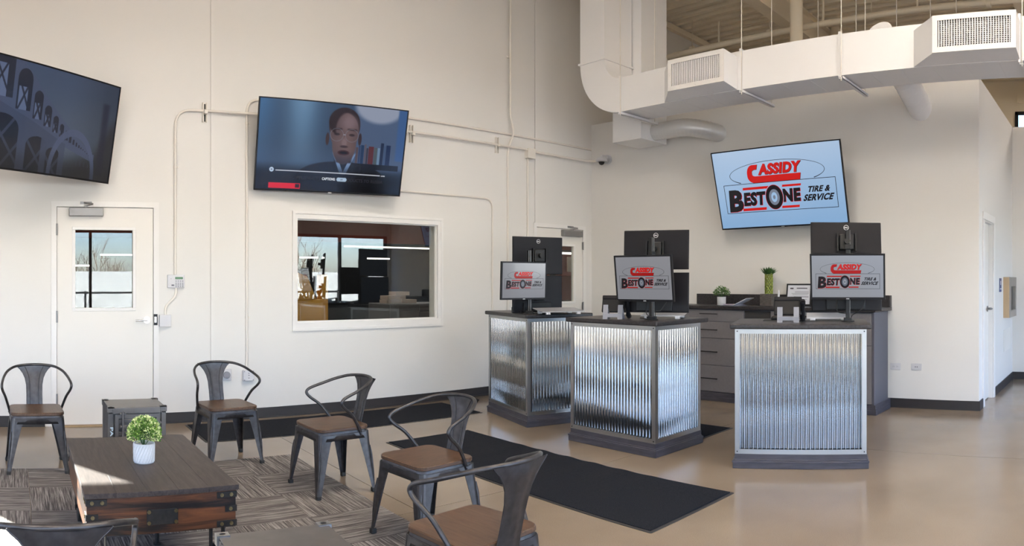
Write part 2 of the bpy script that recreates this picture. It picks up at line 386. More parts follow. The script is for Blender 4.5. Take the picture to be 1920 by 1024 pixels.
# rear and left glazed walls (behind the camera)
mb = MB(); cells(mb, [-4.6, -4.35, 9.52, 14.2], [0, .10, 2.56, 5.6], lambda x, z: not (-4.35 < x < 9.52 and .1 < z < 2.56), .2, Matrix.Translation((0, -3.2, 0)))
mb.build('wall_rear', M['wall'], kind='structure')
mb = MB(); cells(mb, [-3.0, -2.85, 4.4, 6.53], [0, .10, 2.56, 5.6], lambda x, z: not (-2.85 < x < 4.4 and .1 < z < 2.56), .2, Matrix.Translation((-4.6, 0, 0)) @ Matrix.Rotation(PI / 2, 4, 'Z'))
mb.build('wall_side', M['wall'], kind='structure')
def storefront(name, x0, x1, z0, z1, mtx, n, xr=None):
    r = thing(name, kind='structure'); f = MB()
    xs = xr or [x0 + (x1 - x0) * i / n for i in range(n + 1)]
    for i, x in enumerate(xs):
        a, b = (x, x + .05) if i == 0 else ((x - .05, x) if i == n else (x - .03, x + .03)); f.box(a, b, .04, .14, z0, z1, mtx)
    f.box(x0, x1, .04, .14, z0, z0 + .06, mtx); f.box(x0, x1, .04, .14, z1 - .07, z1, mtx)
    f.build('window_frame', M['storefront'], r)
    for i in range(n):
        MB().box(xs[i] + .03, xs[i + 1] - .03, .085, .095, z0 + .05, z1 - .06, mtx).build('pane', M['paneclear'], r)
storefront('window_2', -4.35, 9.52, .1, 2.56, Matrix.Translation((0, -3.2, 0)), 9, [-4.35, -3.07, -1.47, .13, 1.73, 3.33, 4.93, 6.53, 8.13, 9.52])
storefront('window_3', -2.85, 4.4, .1, 2.56, Matrix.Translation((-4.6, 0, 0)) @ Matrix.Rotation(PI / 2, 4, 'Z'), 6)
storefront('window_4', -3.0, -1.765, 1.25, 2.70, Matrix.Translation((0, D1 + .0, 0)), 2)
# roof deck: fluted, ribs run along y
mb = MB(); prof = []
x = -4.7; p = .2032
while x < 14.3:
    prof += [(x, ZC), (x + .075, ZC), (x + .092, ZC + .075), (x + .186, ZC + .075)]; x += p
prof.append((x, ZC)); n = len(prof)
mb.add([(a, -3.2, b) for a, b in prof] + [(a, D1 + .2, b) for a, b in prof], [(i, i + 1, n + i + 1, n + i) for i in range(n - 1)])
mb.box(-4.7, 14.3, -3.2, 6.8, ZC + .08, ZC + .2)
mb.build('ceiling', M['deck_tan'], kind='structure')
MB().box(-4.6, 14.2, D1 - .07, D1, ZC - .10, ZC - .01).build('trim_1', M['deck_tan'], kind='structure')
# steel beams
def beam(y, x0=-4.6, x1=14.2):
    b = MB(); b.box(x0, x1, y - .10, y + .10, ZC - .38, ZC - .36); b.box(x0, x1, y - .10, y + .10, ZC - .02, ZC); b.box(x0, x1, y - .01, y + .01, ZC - .36, ZC - .02)
    return b
for y in (4.52, 1.22, -1.6): beam(y).build('ceiling_beam', M['deck_tan'], kind='structure')
# baseboards
def base_mb(x0, x1, mtx=None): return MB().box(x0, x1, -.012, 0, 0, .10, mtx)
t1 = Matrix.Translation((0, D1, 0))
b = MB()
for a, c in ((-1.7, .27), (1.39, 5.9)):
    b.box(a, c, -.012, 0, 0, .10, t1); b.box(a, c, -.022, 0, 0, .012, t1)
b.build('baseboard_left', M['base'], kind='structure')
MB().box(0, L2 + .012, -.012, 0, 0, .10, MW2).build('baseboard_back', M['base'], kind='structure')
MB().box(XE, 7.37, -.012, 0, 0, .10, Matrix.Translation((0, YE, 0))).box(8.12, 9.61, -.012, 0, 0, .10, Matrix.Translation((0, YE, 0))).build('baseboard_hall', M['base'], kind='structure')
MB().box(9.598, 9.61, -3, YE - .012, 0, .10).build('baseboard_right', M['base'], kind='structure')

# ---- doors
def knob_lever(parent, x, z, y, dirx=-1):
    h = MB(); h.cyl((x, y, z), (x, y - .012, z), .033, 24).cyl((x, y - .01, z), (x, y - .05, z), .011, 12)
    h.build('door_handle', M['chrome'], parent)
    MB().tube(fillet([(x, y - .048, z), (x + dirx * .02, y - .052, z), (x + dirx * .115, y - .05, z - .004)], .01), .0095, 10).build('lever', M['chrome'], parent)
def hinge(parent, x, z, y):
    h = MB().cyl((x, y - .008, z - .055), (x, y - .008, z + .055), .008, 10).box(x - .02, x + .004, y - .004, y, z - .05, z + .05); return h.build('hinge', M['alu'], parent)
def closer(parent, x0, x1, z0, z1, y, arm):
    c = MB().bev(x0, x1, y - .062, y, z0, z1, .006).build('door_closer', M['alu'], parent)
    xa = arm
    MB().tube([(xa, y - .05, z1 + .002), (xa, y - .05, z1 + .018)], .012, 10).tube([(xa, y - .05, z1 + .016), (xa + .06, y - .10, z1 + .026)], .008, 8).tube([(xa + .06, y - .10, z1 + .03), (xa - .02, y - .005, z1 + .05)], .008, 8).box(xa - .05, xa + .06, y - .02, y + .0, z1 + .035, z1 + .06).build('closer_arm', M['alu'], parent)
def door(name, x0, x1, ztop, gx0, gx1, gz0, gz1, fw=.055, hinge_left=True, Y=D1, lever=None):
    d_ = thing(name, kind='structure')
    f = MB()                                                       # frame with a step
    for a, b_ in ((x0 - fw, x0 - .004), (x1 + .004, x1 + fw)): f.box(a, b_, Y - .012, Y + .12, 0, ztop + fw)
    f.box(x0 - .004, x1 + .004, Y - .012, Y + .12, ztop + .004, ztop + fw)
    f.build('door_frame', M['trim'], d_)
    yl = Y + .004
    lf = MB(); cells(lf, [x0, gx0, gx1, x1], [.012, gz0, gz1, ztop], lambda x, z: not (gx0 < x < gx1 and gz0 < z < gz1), .044, Matrix.Translation((0, yl, 0)))
    lf.build('door_leaf', M['door'], d_)
    k = MB(); w_ = .03
    for a, b_, c, e in ((gx0 - w_, gx1 + w_, gz1, gz1 + w_), (gx0 - w_, gx1 + w_, gz0 - w_, gz0), (gx0 - w_, gx0, gz0, gz1), (gx1, gx1 + w_, gz0, gz1)):
        k.bev(a, b_, yl - .008, yl, c, e, .003)
    for i in range(5):
        zz = gz0 - .015 + (gz1 - gz0 + .03) * i / 4
        for xx in (gx0 - w_ / 2, gx1 + w_ / 2): k.cyl((xx, yl - .008, zz), (xx, yl - .0105, zz), .005, 8)
    k.build('glazing_frame', M['trim'], d_)
    MB().box(gx0, gx1, yl + .018, yl + .024, gz0, gz1).build('pane', M['glass'], d_)
    hx = x0 - .002 if hinge_left else x1 + .002
    for zz in (ztop - .21, ztop / 2 + .0, .25): hinge(d_, hx, zz, Y - .004)
    return d_
d1 = door('door_1', .384, 1.297, 2.052, .556, 1.102, 1.107, 1.84)
closer(d1, .494, .815, 1.965, 2.045, D1 + .004, .65)
knob_lever(d1, 1.235, .99, D1 + .004)
MB().bev(1.302, 1.338, D1 - .018, D1 - .01, .94, 1.045, .004).build('strike_box', M['blackmetal'], d1)
MB().box(1.308, 1.326, D1 - .021, D1 - .018, .965, 1.02).build('strike_plate', M['chrome'], d1)
MB().box(.384, 1.297, D1 - .05, D1 + .12, 0, .010).build('threshold', M['brown'], d1)
d2 = door('door_2', 6.02, 6.87, 2.045, 6.12, 6.70, 1.09, 1.82, hinge_left=False)
closer(d2, 6.46, 6.82, 1.95, 2.03, D1 + .004, 6.62)
# door 3, in the hall wall, set back in its frame
d3 = thing('door_3', kind='structure')
f = MB()
for a, b_ in ((7.37, 7.45), (8.03, 8.11)): f.bev(a, b_, YE - .016, YE - .001, 0, 2.029, .003)
f.bev(7.37, 8.11, YE - .016, YE - .001, 2.031, 2.11, .003)
f.box(7.451, 7.462, YE + .001, YE + .13, 0, 2.017).box(8.018, 8.029, YE + .001, YE + .13, 0, 2.017).box(7.451, 8.029, YE + .001, YE + .13, 2.018, 2.029).build('door_frame', M['trim'], d3)
MB().box(7.464, 8.016, YE + .05, YE + .09, .01, 2.016).build('door_leaf', M['door'], d3)
h = MB().cyl((7.93, YE + .05, 1.04), (7.93, YE + .0, 1.04), .014, 12).tube([(7.93, YE - .005, 1.04), (7.80, YE - .005, 1.04)], .011, 10).cyl((7.93, YE + .05, 1.04), (7.93, YE + .04, 1.04), .033, 16)
h.build('door_handle', M['alu'], d3)
# ---- interior window
w1 = thing('window_1', kind='structure'); f = MB()
ox0, ox1, oz0, oz1 = 2.722, 4.60, .852, 2.073; ix0, ix1, iz0, iz1 = 2.778, 4.496, .938, 1.993
def ring(mb, a, b_, c, e, A, B, Cc, E_, y0, y1):                    # rectangle ring outer (a,b,c,e) inner (A,B,Cc,E)
    mb.box(a, A, y0, y1, c, e); mb.box(B, b_, y0, y1, c, e); mb.box(A, B, y0, y1, c, Cc); mb.box(A, B, y0, y1, E_, e)
ring(f, ox0, ox1 - .035, oz0, oz1, ox0 + .03, ox1 - .065, oz0 + .03, oz1 - .03, D1 - .022, D1)
ring(f, ox0 + .03, ox1 - .065, oz0 + .03, oz1 - .03, ix0, ix1, iz0, iz1, D1 - .012, D1 + .12)
f.build('window_frame', M['trim'], w1)
st = MB(); ring(st, ix0, ix1, iz0, iz1, ix0 + .012, ix1 - .012, iz0 + .012, iz1 - .012, D1 + .02, D1 + .05); st.build('glazing_stop', M['trim'], w1)
MB().box(ix0, ix1, D1 + .055, D1 + .062, iz0, iz1).build('pane', M['glass'], w1)

# ================================================================== SHOP BEHIND AND OUTDOORS
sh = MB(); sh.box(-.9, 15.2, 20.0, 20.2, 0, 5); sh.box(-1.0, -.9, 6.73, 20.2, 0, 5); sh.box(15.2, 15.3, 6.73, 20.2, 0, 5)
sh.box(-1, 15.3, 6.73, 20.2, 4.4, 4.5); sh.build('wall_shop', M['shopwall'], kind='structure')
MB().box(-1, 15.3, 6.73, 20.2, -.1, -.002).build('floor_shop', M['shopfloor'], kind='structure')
L_shop = emis('shop_tube_light', (1, .93, .86), 5)
for (x, y, z, ln, lb) in ((11.3, 19, 2.42, 3.3, 'long tube light glowing deep in the shop behind the interior window'), (8.57, 19, 2.06, .8, 'short tube light at the side of the interior window with the orange machine'),
        (10.85, 19, 2.06, .8, 'short tube light below the long one in the interior window'), (2.78, 19, 2.08, .95, 'tube light seen across the keypad door glass'),
        (1.75, 19, 1.78, .5, 'small tube light low in the keypad door glass'), (8.75, 8.55, 1.84, .8, 'tube light seen through the glass of the corner door')):
    ob = thing('shop_light', lb, 'light', (x, y, z))
    MB().box(-ln / 2, ln / 2, -.04, .04, .03, .05).build('housing', M['shopwall'], ob)
    MB().cyl((-ln / 2, 0, 0), (ln / 2, 0, 0), .018 if y < 12 else .022, 10).build('tube', L_shop, ob)
l_ = area('shop_fill_light', (5, 10, 4.2), (0, 0, 0), 9, 4, 330, (1, .92, .85))
# orange tyre machine
tm = thing('tyre_machine', 'orange tyre changing machine standing in the shop behind the window', 'machine', (3.48, 7.9, 0)); tm.scale = (.80, .8, 1.2)
MB().bev(-.42, .18, -.3, .3, 0, .95, .04).build('body', M['shopyellow'], tm)
MB().prism([(-.42, .95), (.05, .95), (-.10, 1.18), (-.40, 1.25)], -.28, .28, Matrix.Rotation(PI / 2, 4, 'X')).build('hood', M['shopyellow'], tm)
MB().bev(.22, .34, -.1, .1, 0, 1.2, .02).build('guard', M['shopyellow'], tm)
MB().box(-.30, -.20, -.06, .06, .95, 1.62).bev(-.34, -.16, -.1, .1, 1.5, 1.62, .01).build('column', M['shopred'], tm)
MB().cyl((.24, 0, 1.2), (.24, 0, 1.45), .03, 12).build('arm', M['steel'], tm)
tc_ = thing('tool_chest', 'grey tool chest with three brass pulls inside the shop', 'tool chest', (5.55, 8.4, 0))
MB().bev(-.75, .55, -.3, .3, .05, 1.05, .01).build('body', M['shopgrey'], tc_)
for zz in (.80, .90, .985):
    dr = MB().bev(-.28, .5, -.318, -.3, zz - .04, zz + .035, .004).build('drawer', M['shopgrey'], tc_)
    MB().box(-.10, .42, -.335, -.318, zz, zz + .012).build('drawer_pull', M['gold'], dr)
for i, (x, z, w_) in enumerate(((4.95, 1.05, .22), (5.2, 1.05, .26), (5.0, 1.105, .3), (5.1, 1.16, .22))):
    bx = MB().bev(-w_ / 2, w_ / 2, -.1, .1, 0, .052, .003).build('product_carton', M['boxes'], loc=(x, 8.35, z))
    tag(bx, ['window-side carton of the bottom row on the shop tool chest', 'red-cabinet-side carton of the bottom row on the shop tool chest', 'middle carton of the stack on the shop tool chest', 'topmost carton on the shop tool chest'][i], 'box')
rc = thing('red_cabinet', 'red cabinet with posters at the edge of the shop window', 'cabinet', (5.72, 7.75, 0))
MB().bev(-.25, .25, -.2, .2, 0, .98, .01).build('body', mat('cabinet_red', (.28, .01, .012), .4), rc)
MB().box(-.24, -.08, -.206, -.2, .99, 1.12).box(-.26, .22, -.19, .19, .98, 1.13).build('poster_box', M['whiteplastic'], rc)
for i in range(3): MB().box(-.22 + i * .15, -.12 + i * .15, -.212, -.206, 1.0, 1.10).build('poster', [M['blue'], M['ink'], M['boxes']][i], rc)
# shop beams and shelving
MB().box(-.8, 15.1, 19.8, 20.0, 2.6, 3.3).build('shop_beam', M['shopred'], label='red steel beam across the far wall of the shop', cat='beam')
sr = thing('shop_rack', 'red storage rack seen through the glass of the corner door', 'rack', (9.15, 8.9, 0))
for x in (-.8, .8):
    MB().box(x - .04, x + .04, -.3, -.22, 0, 2.6).build('post', M['blackmetal'], sr)
for zz in (.9, 1.45, 2.0): MB().box(-.8, .8, -.3, .3, zz, zz + .06).build('shelf', M['shopred'], sr)
MB().box(-.5, .3, -.33, -.30, 1.52, 1.78).build('sign_board', M['boxes'], sr)
MB().box(-.85, .85, .32, .36, 1.0, 2.6).build('back_panel', M['shopred'], sr)
# outdoors
MB().box(-60, 70, -13, -3.25, -.25, -.15).add([(-60, -13, -.15), (70, -13, -.15), (70, -18, -1.75), (-60, -18, -1.75), (70, -90, -1.75), (-60, -90, -1.75)], [(0, 1, 2, 3), (3, 2, 4, 5)]).box(-60, -4.65, -3.25, 60, -.25, -.15).box(-60, 70, 12, 60, -.25, -.15).build('ground', M['asphalt'], kind='structure')
for i, (x, y) in enumerate(((-12, -26), (4.5, -27), (21, -26.5))):
    t = thing('trailer', ['white box trailer parked far beyond the fence, mirrored in the interior window glass', 'white box trailer in the middle of the parked row', 'white box trailer at the end of the parked row'][i], 'trailer', (x, y, -1.75), group='parked trailers')
    MB().bev(-7.5, 7.5, -1.2, 1.2, 1.0, 3.65, .05).build('body', M['trailer'], t)
    for q in (-6, -5, 5.5):
        MB().cyl((q, 1.1, .5), (q, .8, .5), .5, 20).build('wheel', M['rubber'], t)
fe = thing('lot_fence', 'black rail fence along the parking lot, mirrored in the glass', 'fence', (0, -12, -.15))
MB().box(-30, 40, -.03, .03, 1.05, 1.12).box(-30, 40, -.03, .03, .15, .2).build('rail', M['fence'], fe)
pm = MB().box(-.035, .035, -.035, .035, 0, 1.15).mesh('post', M['fence'])
for i in range(28): link('post', pm, fe, loc=(-30 + i * 2.5, 0, 0))
# bare trees
def tree(x, y, h, seed, label, group=None):
    rnd = random.Random(seed); t = MB()
    def br(p, dv, ln, r, dep):
        q = p + dv * ln; t.cyl(p, q, r, 5, r * .65, cap=False)
        if dep == 0: return
        for _ in range(3 if dep > 1 else 4):
            a = Vector((rnd.uniform(-1, 1), rnd.uniform(-1, 1), rnd.uniform(.1, 1.1))).normalized()
            br(p + dv * ln * rnd.uniform(.55, 1), (dv * .9 + a * .8).normalized(), ln * rnd.uniform(.55, .8), r * .6, dep - 1)
    br(Vector((0, 0, 0)), Vector((0, 0, 1)), h * .38, h * .009, 4)
    return t.build('bare_tree', M['bark'], loc=(x, y, -.15 if y > -12 else -3.6), label=label, cat='tree', group=group)
tree(1.2, -9.0, 4.6, 3, 'young bare tree near the building, mirrored in the door glass')
for i in range(24):
    tree(-16 + i * 2.3 + random.uniform(-1, 1), -36 + random.uniform(-3, 3), random.uniform(7.2, 9), 20 + i, 'bare winter tree in the line behind the trailers', 'bare trees behind the trailers')

# ================================================================== SCREENS
def screen_mesh(w_, h_, fn, nx, ny, m, name='screen'):
    u, v = np.meshgrid((np.arange(nx)) / (nx - 1), (np.arange(ny)) / (ny - 1))
    rgb = np.clip(fn(u, v), 0, 1)
    rgb = np.where(rgb <= .04045, rgb / 12.92, ((rgb + .055) / 1.055) ** 2.4)
    me = bpy.data.meshes.new(name)
    co = np.stack([(u - .5) * w_, u * 0, (.5 - v) * h_], -1).reshape(-1, 3)
    idx = np.arange(nx * ny).reshape(ny, nx)
    q = np.stack([idx[:-1, :-1], idx[1:, :-1], idx[1:, 1:], idx[:-1, 1:]], -1).reshape(-1, 4)
    me.vertices.add(len(co)); me.vertices.foreach_set('co', co.ravel())
    me.loops.add(q.size); me.loops.foreach_set('vertex_index', q.ravel())
    me.polygons.add(len(q)); me.polygons.foreach_set('loop_start', np.arange(0, q.size, 4)); me.polygons.foreach_set('loop_total', np.full(len(q), 4))
    me.update(calc_edges=True)
    a = me.color_attributes.new('Col', 'FLOAT_COLOR', 'POINT')
    a.data.foreach_set('color', np.concatenate([rgb, np.ones(rgb.shape[:2] + (1,))], -1).ravel().astype(np.float32))
    me.materials.append(m); return me
def picture_mat(name, s):
    m = mat(name, (.004, .004, .005), .12, 0, .5); n = nd(m, 'ShaderNodeVertexColor'); n.layer_name = 'Col'
    b = m.node_tree.nodes['Principled BSDF']; m.node_tree.links.new(n.outputs[0], b.inputs['Emission Color'])
    b.inputs['Emission Strength'].default_value = s / 2 ** EXPO; return m
M['picture'] = picture_mat('tv_picture', .9)
def sm(a, b, x): t = np.clip((x - a) / (b - a), 0, 1); return t * t * (3 - 2 * t)
def ell(u, v, cx, cy, rx, ry, soft=.06):
    dd = np.sqrt(((u - cx) / rx) ** 2 + ((v - cy) / ry) ** 2); return 1 - sm(1 - soft, 1 + soft, dd)
def rec(u, v, a, b, c, d_, s=.003): return sm(a - s, a + s, u) * (1 - sm(b - s, b + s, u)) * sm(c - s, c + s, v) * (1 - sm(d_ - s, d_ + s, v))
def lay(img, mask, col): return img * (1 - mask[..., None]) + np.array(col) * mask[..., None]
def paint_news(u, v):
    img = np.stack([.20 + 0 * u, .27 + 0 * u, .36 + 0 * u], -1)
    glow = np.exp(-((u - .28) / .11) ** 2) * (1 - v * .9); img += glow[..., None] * np.array([.18, .24, .27])
    img += (np.exp(-(u / .10) ** 2) * (1 - v))[..., None] * np.array([.05, .12, .18])
    img = lay(img, sm(.60, .68, u) * .8 * (1 - sm(.70, .78, v)), (.30, .36, .47))
    img = lay(img, ell(u, v, .80, -.02, .17, .20, .15), (.55, .58, .65))
    img = lay(img, rec(u, v, .94, 1.0, 0, .6, .01), (.22, .34, .52))
    # shelf and books
    img = lay(img, rec(u, v, .62, .97, .655, .72), (.06, .07, .10))
    xs_ = [.655, .675, .69, .715, .73, .745, .785, .81, .83, .855, .87, .905]
    cs_ = [(.30, .25, .27), (.16, .22, .34), (.12, .20, .32), (.33, .30, .34), (.2, .2, .24), (.33, .16, .18), (.28, .32, .34), (.4, .5, .6), (.13, .17, .27), (.22, .3, .42), (.10, .16, .29)]
    hs = [.47, .45, .44, .43, .47, .45, .46, .46, .40, .43, .42]
    for i in range(11): img = lay(img, rec(u, v, xs_[i] + .001, xs_[i + 1] - .002, hs[i], .655, .0015), cs_[i])
    # jacket, collar, shirt
    sh_ = np.clip(1 - ((u - .57) / .31) ** 2, 0, 1); top = .64 + .20 * (1 - np.sqrt(sh_))
    img = lay(img, sm(0, .02, v - top) * (sh_ > 0), (.075, .075, .10))
    img = lay(img, rec(u, v, .515, .63, .60, .80, .01), (.045, .05, .075))
    for s_, cx in ((1, .50), (-1, .655)):
        dd = (u - cx) * s_ - (v - .56) * .25; img = lay(img, (1 - sm(.010, .016, np.abs(dd - .012))) * rec(u, v, 0, 1, .55, .80, .02), (.42, .52, .66))
    # neck, head, ears, hair
    img = lay(img, rec(u, v, .525, .63, .50, .66, .012), (.13, .10, .11))
    img = lay(img, ell(u, v, .455, .40, .012, .07, .2), (.23, .17, .17)); img = lay(img, ell(u, v, .678, .38, .012, .07, .2), (.20, .15, .16))
    img = lay(img, ell(u, v, .566, .24, .106, .20, .04), (.20, .15, .145))
    face = np.maximum(ell(u, v, .568, .31, .098, .22, .05), ell(u, v, .572, .44, .082, .235, .06))
    img = lay(img, face, (.42, .335, .325)); img = lay(img, face * sm(.575, .66, u) * .45, (.27, .21, .22)); img = lay(img, face * ell(u, v, .535, .42, .035, .06, .8) * .5, (.49, .40, .39))
    img = lay(img, face * sm(.50, .68, v) * .75, (.13, .105, .12)); img = lay(img, face * sm(.62, .50, u) * .35, (.2, .16, .18))
    img = lay(img, ell(u, v, .60, .20, .05, .07, .8) * .5, (.52, .44, .46))
    hair = ell(u, v, .563, .20, .106, .165, .05) * (1 - ell(u, v, .590, .275, .083, .19, .10)); img = lay(img, hair, (.17, .12, .11))
    for cx in (.517, .620):
        img = lay(img, rec(u, v, cx - .032, cx + .032, .268, .288, .010) * .8, (.17, .12, .12))
        img = lay(img, ell(u, v, cx, .338, .019, .014, .4) * .85, (.17, .13, .13))
        rr = np.sqrt(((u - cx) / .044) ** 2 + ((v - .345) / .072) ** 2); img = lay(img, (1 - sm(.03, .07, np.abs(rr - 1))) * .55, (.46, .46, .49))
    img = lay(img, rec(u, v, .561, .576, .335, .345, .003), (.55, .55, .58))
    img = lay(img, ell(u, v, .572, .43, .017, .05, .5) * .6, (.50, .42, .43)); img = lay(img, ell(u, v, .572, .475, .026, .014, .4) * .8, (.17, .12, .13))
    img = lay(img, ell(u, v, .572, .545, .040, .030, .15), (.22, .12, .13)); img = lay(img, ell(u, v, .572, .545, .028, .015, .15), (.07, .05, .06))
    # lower gradient
    img *= (1 - .93 * sm(.66, .86, v))[..., None]
    img += (sm(.9, 0, u) * (1 - v) * .03)[..., None]
    # player bar, badges
    img = lay(img, rec(u, v, .125, .845, .780, .789, .0015), (.82, .83, .86))
    img = lay(img, ell(u, v, .10, .778, .0145, .026, .08), (.75, .82, .9)); img = lay(img, rec(u, v, .0945, .0985, .768, .788, .001), (.2, .2, .25)); img = lay(img, rec(u, v, .1015, .1055, .768, .788, .001), (.2, .2, .25))
    img = lay(img, np.maximum(rec(u, v, .553, .597, .835, .880, .003), np.maximum(ell(u, v, .553, .8575, .0135, .0235, .08), ell(u, v, .597, .8575, .0135, .0235, .08))), (.66, .74, .82))
    img = lay(img, rec(u, v, .085, .295, .925, .988, .002), (.85, .08, .16)); img = lay(img, rec(u, v, .262, .290, .933, .975, .002), (.15, .02, .04))
    return img
def paint_bridge(u, v):
    q = (u - .136) / .864
    img = np.stack([.22 + .07 * v, .27 + .06 * v, .36 + .02 * v], -1) * (1.0 - .25 * sm(.5, 1, q))[..., None] * 1.05
    rnd = np.random.RandomState(3); nz = rnd.rand(*u.shape)
    # forest
    tr = sm(.50, .78, v - .55 * (1 - q) + .25 * sm(.8, 1, q)); img = lay(img, tr * .85, (.115, .12, .145))
    img = lay(img, rec(q, v, .865, .925, .20, .95, .02) * .65, (.08, .09, .17))
    img += (nz - .5)[..., None] * .03 * sm(.4, .7, v)[..., None]
    deck = -.10 + .30 * 0 + 1.02 * np.clip(q, -.3, .82) ** 1.0 - .02         # underside line of the roadway
    deck = np.interp(q, [-.2, 0, .15, .35, .6, .82], [-.45, -.20, .0, .27, .55, .74])
    mid = np.interp(q, [-.2, 0, .25, .52, .66, .82], [.28, .375, .49, .64, .70, .76])
    steel = np.array([.255, .29, .385]); dark = np.array([.13, .145, .20])
    band = (v > deck) & (v < mid + .06) & (q < .83)
    img = lay(img, band * .95, steel)
    cols = [-.14, .09, .235, .335, .415, .48, .533, .575, .61, .64, .666, .69, .71, .73, .75, .77, .79]
    for i in range(len(cols) - 1):
        a, b = cols[i] + .018 * (1 - cols[i]), cols[i + 1] - .012 * (1 - cols[i]); cx = (a + b) / 2; hw_ = (b - a) / 2
        dk = np.interp(cx, [-.2, 0, .15, .35, .6, .82], [-.45, -.20, .0, .27, .55, .74]); md = np.interp(cx, [-.2, 0, .25, .52, .66, .82], [.28, .375, .49, .64, .70, .76])
        top = dk + .09 * (1 - cx * .6) + hw_ * .9
        inside = ((np.abs(q - cx) < hw_) & (v > top) & (v < md - .01)) | ((((q - cx) / hw_) ** 2 + ((v - top) / (hw_ * 1.6)) ** 2 < 1) & (v <= top))
        img = lay(img, inside * 1.0, dark)
        lit = inside & (v > top + (md - top) * .25) & (np.abs(q - cx + hw_ * .15) < hw_ * .62); img = lay(img, lit * .9, (.36, .41, .53))
        for s_ in (1, -1):
            dd = np.abs((q - cx) - s_ * (v - (top + md) / 2) * hw_ / max(md - top, .01) * 1.6); img = lay(img, (lit & (dd < .008)) * .9, dark)
    # lower arches between piers
    for cx, rx, t0, b0 in ((.02, .13, .50, 1.1), (.31, .09, .66, 1.1), (.45, .055, .74, 1.1)):
        body = (q > cx - rx - .05) & (q < cx + rx + .05) & (v > mid + .03) & (v < b0)
        img = lay(img, body * .9, steel * .9)
        hole = ((((q - cx) / rx) ** 2 + ((v - (t0 + rx)) / rx) ** 2 < 1) | ((np.abs(q - cx) < rx) & (v > t0 + rx))) & body
        img = lay(img, hole * .95, (.11, .12, .16))
        for s_ in (1, -1):
            for off in (.0, .3):
                dd = np.abs((q - cx) - s_ * (v - (t0 + .2 + off)) * .55); img = lay(img, (hole & (dd < .012)) * .9, steel * .8)
    rr = np.sqrt(((q - .63) / .20) ** 2 + ((v - .98) / .42) ** 2); arch = (np.abs(rr - 1) < .085) & (v < 1.0) & (q > .36)
    img = lay(img, arch * .95, steel * 1.08)
    for k_ in range(7):
        x_ = .56 + k_ * .037; img = lay(img, ((np.abs(q - x_) < .006) & (v > mid) & (rr > 1) & (q < .83)) * .8, steel * .95)
        img = lay(img, ((np.abs(q - x_) < .005) & (v > mid + .1) & (rr < .93) & (v < .88) & (k_ > 2)) * .5, steel * .8)
    return img * (1 - .35 * sm(.72, 1.0, v))[..., None]

def panel_thing(name, label, cat, w_, h_, c, yaw, tilt, roll=0, depth=.05, bez=.012, facing=True, group=None, body=None):
    """flat display; local -y looks at the viewer when facing, else the back does"""
    t = thing(name, label, cat, c, 0, group); t.rotation_euler = (math.radians(tilt), -math.radians(roll), math.radians(yaw + 90))
    body = body or M['plastic']
    if facing:
        fr = MB(); ring(fr, -w_ / 2, w_ / 2, -h_ / 2, h_ / 2, -w_ / 2 + bez, w_ / 2 - bez, -h_ / 2 + bez * 1.3, h_ / 2 - bez, -.004, depth * .4)
        fr.build('bezel', body, t)
        MB().bev(-w_ / 2 + .002, w_ / 2 - .002, .006, depth * .5, -h_ / 2 + .002, h_ / 2 - .002, .003).bev(-w_ * .36, w_ * .36, depth * .5, depth, -h_ * .40, h_ * .18, .01).build('rear_housing', body, t)
    else:
        MB().bev(-w_ / 2, w_ / 2, 0, .012, -h_ / 2, h_ / 2, .003).build('bezel', body, t)
        MB().bev(-w_ / 2 + .002, w_ / 2 - .002, -.014, .0, -h_ / 2 + .002, h_ / 2 - .002, .006).build('rear_housing', M['plastic_back'], t)
    return t
